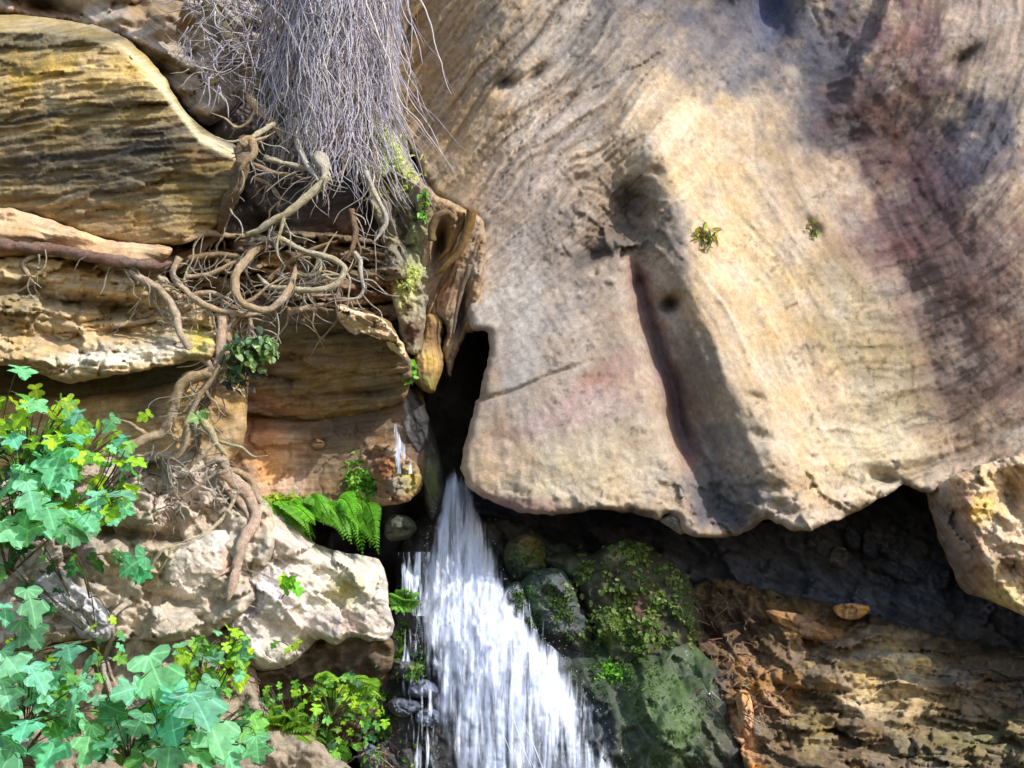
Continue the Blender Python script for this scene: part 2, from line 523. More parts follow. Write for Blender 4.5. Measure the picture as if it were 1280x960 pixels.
# --- the great overhanging cliff on the right
PX = 9.3 / F_PX
K_Y = [-300, -80, 90, 200, 330, 450, 570, 665, 900]
K_X = [700, 735, 795, 826, 858, 900, 958, 1000, 1090]
G_Y = [-300, -80, 100, 200, 265, 330, 450, 530, 600, 665, 900]
G_X = [600, 680, 725, 757, 785, 802, 836, 857, 880, 925, 1000]


def cliff_D(x, y):
    d = 9.35 + (640 - y) * .0024
    d = d + 1.1 * ss(660, 470, x) * ss(470, 120, y)
    xw = x + 10 * fbm(x / 60, y / 60, 71, 3)
    xc = np.interp(y, K_Y, K_X); xg = np.interp(y, G_Y, G_X)
    g = ss(190, 370, y)
    dx = xw - xc
    xv = np.interp(y, [-150, 100, 200, 300, 420, 560, 650, 900], [930, 1005, 1030, 1065, 1110, 1150, 1185, 1260])
    d = d + np.where(dx > 0, .46 * np.clip(dx / np.maximum(xv - xc, 60), 0, 1.2) ** 1.3, 0)
    xj = xw + 26 * fbm(x / 70, y / 70, 72, 3)
    d = d - .46 * ss(-180, 380, xj - xv) * ss(-60, 260, y) - .16 * ss(-120, 220, xj - xv)
    d = d - .42 * ss(130, -60, y) * gauss(x, y, 960, 0, 170, 300)
    depth = (.09 + .20 * ss(260, 520, y)) * g
    tL = np.clip((xc - xw) / np.maximum(xc - xg, 8), 0, 1)
    slope = np.where(dx < 0, .5 * ss(0, 1, tL) + .5 * ss(-.4, 1.1, tL), .5 * ss(-.4, 1.1, -np.clip(dx, 0, 60) / np.maximum(xc - xg, 8)))
    back = ss(0, 1, np.clip((xg - xw) / 46, 0, 1))
    d = d + depth * (slope - np.where(xw < xg, back, 0))
    d = d - .25 * gauss(x, y, xc, y, 60, 1e6) * ss(0, 200, y)
    # left block swells
    d = d - .28 * gauss(x, y, 705, 500, 110, 190, 15) + .1 * gauss(x, y, 640, 330, 60, 90)
    # purple crevice beside the block
    cx = np.interp(y, [320, 380, 450, 520, 570], [790, 806, 826, 848, 862])
    d = d + .20 * np.exp(-((xw - cx) / 11) ** 2) * ss(310, 360, y) * ss(590, 540, y)
    d = d + .36 * gauss(x, y, 788, 266, 30, 42, 15) + .16 * gauss(x, y, 745, 300, 30, 16, -35) + .2 * gauss(x, y, 742, 322, 26, 11, -15) + .26 * gauss(x, y, 838, 381, 14, 11, -30)
    # upper right: bowl, crack, notch
    d = d + .3 * gauss(x, y, 1130, 190, 100, 130, 25) - .2 * gauss(x, y, 1240, 300, 80, 120)
    ck = np.interp(y, [-200, 0, 50, 95, 150], [1180, 1098, 1072, 1048, 1040])
    d = d - .2 * ss(-10, 16, xw - ck) * ss(190, 90, y)
    d = d + .35 * gauss(x, y, 965, -10, 26, 55, 5) + .3 * gauss(x, y, 925, 30, 70, 60)
    dk = np.interp(x, [965, 1005, 1045], [125, 175, 212])
    d = d + .10 * ss(-6, 5, dk - y) * gauss(x, y, 1010, 165, 60, 70)
    d = d + .16 * gauss(x, y, 1202, 74, 26, 8, -38) + .16 * gauss(x, y, 632, 104, 16, 10, -20) + .1 * gauss(x, y, 670, 92, 18, 6, -45)
    for (a, b, r1, r2, an, h) in ((945, 498, 12, 7, 20, .1), (954, 546, 13, 8, 20, .1), (968, 610, 14, 7, 10, .12), (1103, 597, 20, 9, 10, .2), (1016, 572, 7, 4, 30, .07), (1018, 285, 14, 9, 40, .1), (820, 214, 9, 5, 10, .06), (1150, 585, 22, 10, -20, .1), (975, 634, 16, 8, 20, .12)):
        d = d + h * gauss(x, y, a, b, r1, r2, an)
    d = d - (.10 * facets(x, y, 24, 47, 40, 1.6)) * np.clip(gauss(x, y, 770, 285, 60, 60) + .6 * gauss(x, y, 905, 610, 50, 70, -20), 0, 1)
    # seam across the left block
    sm = np.interp(x, [595, 640, 690, 740], [502, 490, 468, 452])
    d = d + .05 * np.exp(-((y - sm) / 3) ** 2) * ss(760, 700, x)
    # the sandstone's sweeping beds
    s = cliff_beds(x, y)
    k = .05 + .045 * gauss(x, y, 620, 120, 190, 190) - .02 * gauss(x, y, 690, 520, 130, 130)
    d = d - k * s
    # pitted, crumbly skin
    d = d - .06 * facets(x, y, 26, 44, 20, 1.5) * ss(560, 640, y + .06 * (x - 900)) - .022 * facets(x, y, 40, 45, -50, 3.0) * ss(-.1, .4, fbm(x / 110, y / 110, 46, 3))
    d = d - .006 * ss(.1, .7, fbm(x / 9, y / 9, 90, 3)) * (.4 + .6 * ss(-.2, .3, fbm(x / 90, y / 90, 93, 2)))
    return d


def cliff_beds(x, y):
    wA = ss(900, 760, x + (y - 200) * -.25) * ss(560, 250, y) + .05
    wB = gauss(x, y, 940, 380, 130, 330, 68) + .02
    wC = ss(1000, 1120, x) + .02
    wD = ss(330, 480, y) * ss(900, 800, x) * .8
    wx = x + 22 * fbm(x / 130, y / 130, 61, 3); wy = y + 22 * fbm(x / 130, y / 130, 62, 3)
    ang = -56 - 14 * ss(0, 300, wy)
    u, v = rot(wx, wy, -50); v = v + (wy - 100) ** 2 * .0006 * (wy > 100)
    a = .7 * fbm(u / 150, v / 8, 63, 4, .6) + .5 * ridged(u / 260, v / 20, 64, 3)
    u, v = rot(wx, wy, 60); b = .6 * fbm(u / 120, v / 10, 65, 4, .6)
    rr = np.hypot(wx - 1010, (wy + 20) * .9); an = np.arctan2(wy + 20, wx - 1010)
    c = .75 * fbm(rr / 10, an * 4, 66, 4, .6) + .5 * ridged(rr / 26, an * 2, 68, 3)
    u, v = rot(wx, wy, 84); dd = .35 * fbm(u / 90, v / 10, 67, 4, .6) + .3 * fbm(x / 40, y / 14, 69, 3)
    return (a * wA + b * wB + c * wC + dd * wD) / (wA + wB + wC + wD)


def cliff_fibres(x, y):
    wx = x + 16 * fbm(x / 190, y / 190, 61, 2); wy = y + 16 * fbm(x / 190, y / 190, 62, 2)
    pm = .35 + .75 * ss(-.35, .35, fbm(x / 60, y / 60, 68, 4))
    xc = np.interp(y, K_Y, K_X); xv = np.interp(y, [-150, 100, 200, 300, 420, 560, 650, 900], [930, 1005, 1030, 1065, 1110, 1150, 1185, 1260])
    kA = ss(20, -70, x - xc) * (.85 - .65 * ss(300, 420, y)); kC = ss(-20, 90, x - xv); kB = np.clip(1 - kA - kC, 0, 1) * ss(-40, 30, x - xc)
    u, v = rot(wx, wy, -50); v = v + (wy - 100) ** 2 * .0006 * (wy > 100)
    A = np.stack([u * PX, v * PX, kA * pm], 1)
    u, v = rot(wx, wy, 62); B = np.stack([u * PX, v * PX, .42 * kB * pm], 1)
    r_ = np.hypot(wx - 1010, (wy + 20) * .9); an = np.arctan2(wy + 20, wx - 1010)
    return {'sA': A, 'sB': B, 'sC': np.stack([an * 2.6, r_ * PX, .8 * kC * pm], 1)}


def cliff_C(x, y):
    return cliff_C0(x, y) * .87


def cliff_C0(x, y):
    C = paint(x, y, TAN, [
        (560, 60, 130, 170, 0, lin(192, 158, 112), .8), (700, 80, 150, 120, -40, lin(168, 155, 140), .8),
        (690, 200, 150, 90, -50, lin(176, 158, 146), .7), (600, 150, 50, 90, 30, lin(196, 166, 128), .7),
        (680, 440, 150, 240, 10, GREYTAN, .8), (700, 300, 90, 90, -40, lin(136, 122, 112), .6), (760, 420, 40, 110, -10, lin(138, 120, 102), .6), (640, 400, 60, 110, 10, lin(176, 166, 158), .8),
        (700, 590, 140, 60, 0, lin(196, 180, 150), .7), (620, 560, 50, 60, 0, lin(196, 164, 132), .7),
        (768, 462, 40, 22, -30, lin(150, 108, 92), .6), (745, 486, 50, 14, -20, lin(156, 112, 96), .6), (700, 520, 120, 26, -18, lin(178, 152, 146), .7),
        (880, 160, 120, 170, 45, WARM, .9), (980, 420, 120, 290, -18, lin(198, 172, 136), .95), (925, 300, 60, 100, -20, lin(206, 178, 136), .9),  # sunlight on the crest painted in as a warmer, lighter tone
        (1020, 230, 70, 130, -30, lin(178, 154, 126), .8),
        (950, 30, 190, 110, 10, BLUEG, .95), (760, 40, 90, 50, -40, lin(132, 124, 122), .6), (1040, 130, 60, 110, 20, lin(80, 80, 90), .9), (900, 70, 60, 60, 20, lin(116, 110, 110), .7), (1090, 110, 24, 90, 15, lin(80, 80, 88), .8), (1060, 180, 40, 30, 20, lin(108, 102, 100), .8),  # shade on the upper facets painted in blue-grey
        (1150, 60, 90, 80, -40, lin(124, 92, 92), .9), (1250, 60, 70, 90, 0, lin(146, 128, 118), .7),
        (1140, 215, 120, 110, 20, PURP, .95), (1120, 300, 110, 80, -20, lin(112, 82, 82), .9), (1180, 250, 80, 30, -40, lin(96, 72, 78), .8),
        (1230, 190, 60, 80, 20, BLUEG, .8), (1230, 320, 90, 90, -30, lin(112, 84, 78), .85),
        (1180, 400, 150, 130, -20, lin(112, 88, 82), .8), (1190, 500, 150, 90, -20, lin(130, 108, 88), .9), (1080, 420, 60, 140, -25, lin(178, 160, 118), .6), (1240, 440, 80, 120, 0, lin(120, 94, 84), .8),
        (1080, 560, 90, 60, 0, lin(190, 174, 138), .7),
        (900, 600, 50, 90, -25, lin(110, 106, 106), .9), (870, 470, 36, 90, -15, lin(118, 106, 98), .85), (840, 300, 26, 60, -15, lin(112, 106, 102), .8), (905, 640, 60, 30, 10, lin(84, 82, 88), .8), (930, 520, 30, 70, -20, lin(140, 130, 116), .5),  # shade on the ridge's left flank painted in grey
        (785, 268, 46, 58, 15, lin(58, 56, 60), .9), (760, 300, 40, 30, -30, lin(74, 68, 66), .85), (745, 300, 70, 60, -20, lin(128, 112, 98), .7), (740, 322, 30, 13, -15, DARK, .8),  # shade of the hollow and the small shelf painted dark
        (838, 381, 16, 13, -30, DARK, .8), (968, 5, 26, 60, 5, lin(70, 78, 108), .8),  # painted shade in two notches, bluish in the top one
        (1202, 74, 30, 9, -38, lin(60, 52, 54), .9), (632, 104, 17, 10, -20, lin(64, 46, 40), .9), (672, 90, 16, 6, -45, lin(80, 72, 68), .8),
        (560, 620, 40, 30, 0, lin(168, 140, 130), .7), (645, 630, 80, 14, 5, lin(140, 108, 104), .8), (740, 642, 90, 9, 0, lin(96, 66, 54), .8),
    ], 5, .7)
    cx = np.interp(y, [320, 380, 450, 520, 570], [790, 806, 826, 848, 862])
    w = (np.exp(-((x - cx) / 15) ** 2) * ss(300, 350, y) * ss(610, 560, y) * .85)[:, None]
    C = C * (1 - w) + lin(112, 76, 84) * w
    s = cliff_beds(x, y)
    C = C * (1 + .40 * s + .10 * ss(.1, .6, s))[:, None]
    uu, vv = rot(x + 20 * fbm(x / 120, y / 120, 61, 3), y + 20 * fbm(x / 120, y / 120, 62, 3), -50); vv = vv + (y - 100) ** 2 * .0006 * (y > 100); wa = ss(900, 700, x) * ss(330, 160, y)
    ln = fbm(uu / 130, vv / 4.2, 161, 3, .6); ln2 = fbm(uu / 200, vv / 13, 162, 3, .6)
    C = C * (1 - wa * (.40 * ss(.18, .5, ln) + .35 * ss(.2, .5, ln2)))[:, None]
    rr2 = np.hypot(x - 1010, (y + 20) * .9) + 12 * fbm(x / 60, y / 60, 163, 3); wc = ss(1040, 1130, x)
    C = C * (1 - wc * .45 * ss(.12, .5, fbm(rr2 / 7, np.arctan2(y + 20, x - 1010) * 5, 164, 4, .6)))[:, None]
    # dark seams along the beds and rusty / pale mineral films
    k = ss(.28, .62, fbm(x / 70, y / 70, 98, 4))[:, None]
    C = C * (1 - .22 * k) + lin(170, 128, 92) * (.22 * k)
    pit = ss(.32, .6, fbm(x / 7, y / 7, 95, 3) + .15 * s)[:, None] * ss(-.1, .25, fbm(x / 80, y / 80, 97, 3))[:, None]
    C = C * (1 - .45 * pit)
    # tonal hand: hairline cracks
    cr = np.abs(fbm(x / 55, y / 55, 99, 5, .55)); C = C * (1 - .35 * np.exp(-(cr / .012) ** 2) * ss(0, .3, fbm(x / 100, y / 100, 94, 2)))[:, None]
    return C


CLIFF = [(484, -150), (486, -80), (484, 0), (484, 80), (495, 150), (518, 200), (540, 240), (575, 262), (598, 285), (592, 325), (584, 352), (583, 390), (590, 412), (605, 414), (612, 432),
         (608, 455), (598, 492), (588, 530), (580, 560), (576, 585), (584, 606), (604, 622), (650, 640), (700, 643), (745, 637), (790, 641), (822, 650), (832, 640), (846, 650), (862, 668), (900, 672),
         (935, 665), (955, 648), (976, 656), (1000, 665), (1052, 648), (1090, 628), (1112, 616), (1128, 606), (1160, 616), (1182, 606), (1206, 596), (1240, 588), (1290, 578),
         (1400, 560), (1480, 540), (1490, -150)]
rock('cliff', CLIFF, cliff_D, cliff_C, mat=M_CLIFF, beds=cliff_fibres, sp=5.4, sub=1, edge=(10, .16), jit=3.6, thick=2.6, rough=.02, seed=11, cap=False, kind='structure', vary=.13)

# --- the hanging block at the right end of the overhang
BLK = [(1158, 612), (1180, 602), (1206, 588), (1240, 578), (1300, 566), (1420, 560), (1430, 860), (1290, 775), (1262, 762), (1232, 748), (1204, 738), (1190, 712), (1176, 680), (1166, 650)]


def blk_D(x, y):
    e = np.interp(y, [600, 640, 680, 720, 760], [1205, 1212, 1222, 1240, 1275]) + 5 * fbm(x / 20, y / 20, 5, 3)
    d = 9.02 + .0012 * (690 - y) + .018 * np.clip(e - x, 0, 80) + .10 * fbm(x / 40, y / 18, 6, 4) - .05 * ridged(x / 60, y / 16, 4, 3)
    return d + .28 * gauss(x, y, 1262, 618, 26, 24, 30)


rock('overhang_block', BLK, blk_D, lambda x, y: paint(x, y, lin(196, 168, 130), [(1190, 670, 30, 90, -15, lin(140, 122, 110), .9), (1215, 650, 12, 90, -10, lin(150, 108, 84), .7), (1255, 750, 30, 14, 30, lin(206, 184, 90), .8), (1228, 635, 16, 26, 20, lin(208, 170, 80), .8), (1260, 700, 26, 14, 40, lin(104, 78, 70), .7)], 7),  # darker left flank: its shade is painted into the colour
     sp=5, edge=(16, .2), thick=1.6, rough=.04, facet=(24, .10, 55, 1.8), strata=(55, 9, .05), seed=21, label='angular tan sandstone block hanging at the right end of the overhang, with yellow patches', cat='rock')

# --- dark recess under the overhang, and the far wall closing every gap


def back_D(x, y):
    v, e, gx, gy = cells(x / 46 + .3 * vn(x / 30, y / 30, 3), y / 34 + x / 160, 8)
    return 12.9 - .25 * v + .25 * fbm(x / 90, y / 90, 4, 4) - 1.5 * ss(640, 800, y) - 1.7 * gauss(x, y, 560, 470, 70, 130) + .25 * fbm(x / 14, y / 40, 7, 3)


rock('rock_wall', [(-420, -320), (1700, -320), (1700, 1150), (-420, 1150)], back_D, lambda x, y: paint(x, y, lin(96, 84, 74), [(560, 480, 120, 160, 0, lin(84, 76, 72), .9)], 6), sp=20, sub=1, edge=(5, .05), thick=.5, cap=False, kind='structure', seed=31, solid=False)

RECESS = [(592, 600), (700, 600), (820, 610), (960, 610), (1100, 590), (1240, 590), (1460, 570), (1480, 860), (1300, 868), (1120, 826), (960, 786), (840, 760), (700, 745), (600, 730)]


def recess_D(x, y):
    xa, ya = rot(x, y, 24)
    v, e, gx, gy = cells(xa / 30 + .25 * vn(x / 20, y / 20, 3), ya / 17 + .25 * vn(x / 20, y / 20, 4), 18)
    k = ss(930, 1020, x)
    d = 11.6 - 1.2 * ss(690, 830, y + .08 * (1000 - x)) - .09 * k * v * ss(.0, .2, e) + .05 * k * np.exp(-(e / .05) ** 2)
    return d + .08 * fbm(x / 40, y / 40, 5, 4)


rock('recess', RECESS, recess_D, lambda x, y: paint(x, y, lin(106, 110, 128), [(1080, 690, 130, 60, 10, lin(132, 128, 130), .8), (760, 690, 160, 60, 0, lin(88, 94, 114), .8), (1200, 800, 120, 60, 0, lin(120, 104, 84), .6)], 8),  # blue of the skylit shade is mixed into the rock colour
     sp=7, sub=1, edge=(10, .1), thick=1.0, cap=False, kind='structure', seed=41, rough=.03, facet=(26, .26, 42, 1.9), strata=(26, 8, .04))

# --- stepped bank of broken beds, lower right
BANK = [(858, 742), (900, 724), (960, 738), (1030, 752), (1100, 772), (1170, 792), (1240, 806), (1330, 826), (1480, 850), (1500, 1120), (1000, 1120), (930, 970), (900, 890), (868, 820)]


def bank_D(x, y):
    L = ss(1040, 940, x + .35 * (y - 860))            # left: debris running down-right; right: level courses
    xa, ya = rot(x, y, 48); xb, yb = rot(x, y, 4)
    w = .22 * fbm(x / 30, y / 30, 3, 3)
    v1, e1, *_ = cells(xa / 60 + w, ya / 20 + w, 18)
    v2, e2, *_ = cells(xb / 74 + w, yb / 27 + .12 * w, 28, .7)
    v3, e3, *_ = cells(xb / 30 + w, yb / 12 + w, 29, .8)
    v = v1 * L + v2 * (1 - L); e = e1 * L + e2 * (1 - L)
    d = 10.62 - 2.02 * ss(725, 1010, y) - .12 * np.sin((y + .25 * x) / 33)
    d = d - .2 * v + .30 * facets(x, y, 34, 52, 48, 2.2) * L * -1 - .26 * facets(x, y, 34, 53, 5, 2.6) * (1 - L) + .06 * np.exp(-(e / .05) ** 2) * ss(-.3, .3, fbm(x / 30, y / 30, 13, 2)) - .09 * v3 + .03 * np.exp(-(e3 / .05) ** 2)
    d = d - .2 * gauss(x, y, 1110, 850, 90, 60)
    return d - .02 * fbm(x / 24, y / 12, 6, 4, .6)


def bank_C(x, y):
    C = paint(x, y, lin(122, 100, 72), [(1110, 850, 76, 60, 0, lin(198, 170, 118), .95), (960, 860, 70, 40, 40, lin(166, 118, 58), .85), (930, 930, 16, 60, -18, lin(188, 132, 70), .9), (1230, 850, 90, 50, 0, lin(120, 106, 88), .7),  # first patch paints a pool of sunlight on the bank
                                        (1220, 930, 120, 40, 0, lin(132, 122, 78), .7), (1000, 780, 80, 26, 18, lin(164, 122, 72), .8), (900, 780, 60, 50, 30, lin(124, 100, 78), .8), (1010, 910, 40, 46, 20, lin(140, 120, 62), .7), (880, 840, 36, 60, -10, lin(96, 72, 62), .7)], 9, .6)
    xa, ya = rot(x, y, 48)
    return .84 * C * (1 + .3 * fbm(xa / 40, ya / 6, 55, 4) + .15 * fbm(x / 5, y / 5, 56, 2))[:, None]


rock('rock_bank', BANK, bank_D, bank_C, sp=5, sub=1, edge=(14, .2), jit=5, thick=1.2, cap=False, kind='structure', seed=51, rough=.02, strata=(10, 8, .05))


def block(name, ol, d0, c, label, group=None, seed=1, tilt=(0, 0), mat=None, edge=(9, .13), strata=(8, 6, .02), spots=(), sp=3.5, thick=.5, rough=.02, cat='rock', bulge=0, sub=1, facet=(17, .06, 10, 1.5)):
    ol = np.array(ol, float); cx, cy = ol.mean(0); R = np.abs(ol - [cx, cy]).max()
    return rock(name, ol, lambda x, y: d0 + tilt[0] * (x - cx) + tilt[1] * (y - cy) - bulge * (1 - np.clip(np.hypot(x - cx, y - cy) / R, 0, 1) ** 2),
                lambda x, y: paint(x, y, c, list(spots), seed + 2), mat=mat, sp=sp, sub=sub, edge=edge, jit=1.4, thick=thick, rough=rough, strata=strata, seed=seed, label=label, cat=cat, group=group, facet=facet)


G_BL = 'broken sandstone blocks on the lower right bank'  # sun and shade painted in: sunlit blocks paler, shaded ones darker
block('stone', [(1042, 759), (1062, 754), (1086, 758), (1082, 768), (1066, 775), (1048, 770)], 9.95, lin(196, 146, 78), 'small bright ochre wedge of stone alone in the shadow under the overhang', G_BL, 61, edge=(4, .06), facet=(12, .10, 10, 1.8))
block('stone', [(1090, 822), (1120, 816), (1160, 820), (1166, 846), (1162, 862), (1120, 866), (1080, 866), (1072, 844)], 9.6, lin(204, 176, 122), 'pale yellow sunlit block in the middle of the lower right bank', G_BL, 62, strata=(3, 9, .05))
block('stone', [(1098, 868), (1140, 866), (1158, 880), (1150, 900), (1110, 906), (1086, 900), (1088, 880)], 9.42, lin(190, 158, 112), 'layered tan block just under the pale yellow sunlit block', G_BL, 63, strata=(3, 7, .05))
block('stone', [(1060, 874), (1086, 868), (1090, 886), (1082, 902), (1062, 896)], 9.5, lin(172, 146, 106), 'little tan wedge stone left of the layered tan block', G_BL, 64)
block('stone', [(1098, 920), (1124, 914), (1138, 926), (1134, 944), (1108, 944)], 9.2, lin(190, 160, 104), 'squat sunlit stone near the bottom edge below the layered tan block', G_BL, 65)
block('stone', [(1180, 930), (1240, 918), (1256, 936), (1240, 950), (1186, 956)], 9.1, lin(128, 120, 78), 'greenish grey flat stone at the bottom right', G_BL, 66)
block('stone', [(1164, 876), (1210, 868), (1222, 886), (1196, 898), (1166, 894)], 9.55, lin(148, 126, 98), 'brown slab right of the layered tan block, half in shadow', G_BL, 67)
block('stone', [(1222, 868), (1290, 858), (1330, 880), (1300, 906), (1236, 900)], 9.55, lin(112, 98, 82), 'dull shaded block at the right edge of the bank', G_BL, 68)
block('stone', [(1232, 824), (1290, 826), (1310, 850), (1240, 852)], 9.75, lin(112, 98, 84), 'grey shaded stone at the right edge, above the dull block', G_BL, 69)
block('stone', [(984, 838), (1010, 826), (1034, 846), (1042, 880), (1028, 900), (1004, 884), (990, 862)], 9.5, lin(138, 116, 62), 'upright olive brown stone left of the pale yellow sunlit block', G_BL, 70, strata=(60, 7, .04))
block('stone', [(920, 868), (936, 866), (944, 900), (948, 930), (934, 940), (926, 910)], 8.95, lin(194, 136, 74), 'narrow rusty orange sliver of rock beside the green slope', G_BL, 71, strata=(80, 6, .03))
block('stone', [(958, 764), (1000, 768), (1046, 790), (1064, 800), (1030, 804), (984, 790)], 9.92, lin(150, 112, 72), 'long tilted rusty slab lying under the shadow of the overhang', G_BL, 72, strata=(24, 6, .04))
G_RC = 'dark stones bedded in the shadowed recess'
for i, (a, b, r1, r2, an, lb) in enumerate([(1049, 698, 13, 15, 20, 'palest rounded stone in the dark recess, centre of the row'), (1088, 682, 9, 20, -15, 'dim oval stone in the recess, second right of the palest one'), (1113, 684, 12, 22, -15, 'large dim oval stone in the recess under the overhang tip'), (1126, 716, 24, 11, 28, 'slanting grey stone in the recess left of the hanging block'), (1102, 728, 16, 11, 20, 'low flat stone in the recess, lowest of the dim stones'), (1066, 672, 9, 18, -20, 'thin upright stone in the recess just right of the palest one'), (1172, 720, 22, 14, 35, 'blue grey stone tucked against the hanging block in the recess')]):
    t = np.linspace(0, 2 * math.pi, 7)[:-1] + rng.uniform(-.3, .3, 6); u = r1 * np.cos(t) * rng.uniform(.75, 1.25, 6); v = r2 * np.sin(t) * rng.uniform(.75, 1.25, 6)
    c_, s_ = math.cos(math.radians(an)), math.sin(math.radians(an))
    block('stone', np.stack([a + u * c_ - v * s_, b + u * s_ + v * c_], 1), 11.3, lin(134, 130, 128) if i == 0 else lin(100, 104, 118), lb, G_RC, 80 + i, edge=(3, .05), facet=(10, .10, 30, 1.6), thick=.5)  # colour carries the recess's painted blue shade too

# --- left side: striped boulder and what lies above it
rock('rock_shelf', [(-260, -200), (345, -200), (352, 20), (330, 90), (262, 156), (222, 120), (200, 96), (150, 50), (110, 34), (40, 20), (-260, 14)], lambda x, y: 10.4 - .0014 * y + .25 * fbm(x / 60, y / 30, 4, 3) + .35 * gauss(x, y, 60, 8, 60, 10, 10),
     lambda x, y: paint(x, y, lin(166, 152, 136), [(200, 10, 60, 40, 20, lin(140, 110, 66), .8), (50, 18, 60, 12, 10, lin(150, 118, 96), .7), (100, 8, 40, 12, 20, lin(176, 168, 164), .8), (290, 60, 26, 60, -20, lin(134, 118, 98), .7)], 14),
     sp=7, edge=(18, .25), thick=1.2, strata=(30, 12, .06), facet=(44, .16, 30, 1.6), seed=101, rough=.04, label='weathered grey brown rock shelf above the striped boulder', cat='rock')


def boul_D(x, y):
    top = np.interp(x, [-260, 60, 110, 150, 200, 215, 250, 300, 312], [10, 24, 32, 46, 96, 116, 160, 186, 205])
    t = (y - top)
    d = 9.25 + .34 * np.clip(1 - t / 17, 0, 1.5) - .0009 * t + .0016 * np.clip(t - 60, 0, 300)
    d = d + .25 * ss(200, 310, x) * ss(40, 120, t) + .0008 * np.clip(150 - x, 0, 400)
    return d


def boul_C(x, y):
    yy = y + .10 * x + 10 * fbm(x / 70, y / 40, 3, 3)
    C = paint(x, y, lin(160, 138, 92), [(110, 95, 130, 36, -12, lin(196, 162, 88), .85), (60, 50, 120, 16, -3, lin(138, 126, 92), .8), (210, 110, 40, 26, 40, lin(196, 172, 114), .8), (130, 210, 190, 60, -8, lin(112, 98, 72), .75), (130, 280, 150, 22, 5, lin(146, 116, 72), .7), (250, 195, 40, 14, 10, lin(150, 112, 62), .7)], 15)
    for (a, w, s) in ((150, 10, .95), (180, 8, .8), (203, 13, .9), (228, 11, .85), (62, 9, .75), (250, 7, .6), (268, 4, .6), (285, 5, .6), (132, 4, .6)):
        k = s * np.exp(-((yy - a) / w) ** 2) * (.6 + .6 * fbm(x / 60, yy / 8, int(a), 4))
        k = k * 1.25; C = C * (1 - np.clip(k, 0, .9))[:, None] + lin(48, 47, 48) * np.clip(k, 0, .9)[:, None]
    u, v = rot(x, y, -6)
    f = fbm(u / 70, v / 4.5, 37, 4, .65)
    C = C * (1 + .38 * f)[:, None]
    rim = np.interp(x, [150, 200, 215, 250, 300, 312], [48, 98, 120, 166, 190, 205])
    k = (.75 * np.exp(-((y - rim - 6) / 7) ** 2) * ss(120, 200, x))[:, None]  # painted sunlight along the crest edge
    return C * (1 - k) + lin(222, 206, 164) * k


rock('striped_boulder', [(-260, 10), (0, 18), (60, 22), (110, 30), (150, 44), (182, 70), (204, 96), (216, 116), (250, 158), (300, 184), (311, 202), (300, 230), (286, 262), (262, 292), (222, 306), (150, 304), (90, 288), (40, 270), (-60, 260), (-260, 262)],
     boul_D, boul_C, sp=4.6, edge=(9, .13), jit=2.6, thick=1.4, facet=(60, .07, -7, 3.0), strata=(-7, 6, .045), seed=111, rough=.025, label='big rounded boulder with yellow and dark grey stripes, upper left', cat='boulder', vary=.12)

rock('rock_ledge', [(-260, 256), (-20, 258), (40, 267), (90, 285), (150, 302), (212, 308), (206, 326), (188, 336), (140, 330), (70, 322), (-20, 322), (-260, 326)], lambda x, y: 9.12 - .003 * (y - 290) + .06 * np.sin(y / 7 + x / 60),
     lambda x, y: paint(x, y, lin(192, 158, 118), [(40, 285, 80, 12, 12, lin(204, 168, 122), .8), (60, 300, 90, 6, 8, lin(140, 104, 76), .6)], 16), sp=4, edge=(9, .18), thick=1.0, strata=(8, 6, .05), seed=121, label='thin orange tan ledge directly under the striped boulder', cat='rock')


def mid_D(x, y):
    b = np.interp(x, [-260, 0, 60, 120, 180, 250, 280], [440, 440, 440, 440, 432, 424, 420])
    d = 9.2 - .0012 * (y - 320) - .22 * ss(-14, 12, y - b) + .12 * fbm(x / 50, y / 26, 3, 4)
    d = d + .3 * gauss(x, y, 130, 385, 85, 15, 8) + .16 * gauss(x, y, 150, 415, 60, 9, -4)
    v, e, *_ = cells(x / 34, y / 20, 33)
    return d - .10 * v * ss(0, .2, e) * ss(340, 380, y) * ss(230, 160, x)


rock('layered_outcrop', [(-260, 318), (-20, 316), (70, 318), (140, 326), (190, 334), (226, 366), (262, 386), (272, 420), (268, 446), (240, 452), (180, 462), (120, 474), (80, 478), (40, 466), (-20, 456), (-260, 458)], mid_D,
     lambda x, y: paint(x, y, lin(178, 152, 108), [(110, 350, 110, 24, 10, lin(196, 168, 120), .7), (140, 385, 90, 14, 10, lin(104, 92, 78), .7), (150, 444, 120, 18, -6, lin(206, 196, 176), .95), (30, 380, 40, 50, 0, lin(134, 124, 96), .7), (225, 395, 36, 22, 10, lin(196, 170, 128), .7), (250, 425, 22, 26, 0, lin(196, 178, 60), .6)], 17),  # light on the lower lip painted in as a whitish band
     sp=4.5, edge=(10, .22), jit=3, thick=1.0, strata=(6, 9, .07), seed=131, rough=.03, facet=(24, .12, 6, 2.0), label='lumpy layered tan outcrop with a whitish lower lip, left of the roots', cat='rock')
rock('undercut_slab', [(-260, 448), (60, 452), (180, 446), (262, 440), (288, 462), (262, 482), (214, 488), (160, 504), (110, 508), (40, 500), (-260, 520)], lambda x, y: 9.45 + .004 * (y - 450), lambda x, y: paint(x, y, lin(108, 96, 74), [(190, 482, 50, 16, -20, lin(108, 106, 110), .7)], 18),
     sp=5, edge=(10, .2), thick=1.0, strata=(-6, 8, .04), seed=141, label='dark undercut slab below the whitish lip of the outcrop', cat='rock')
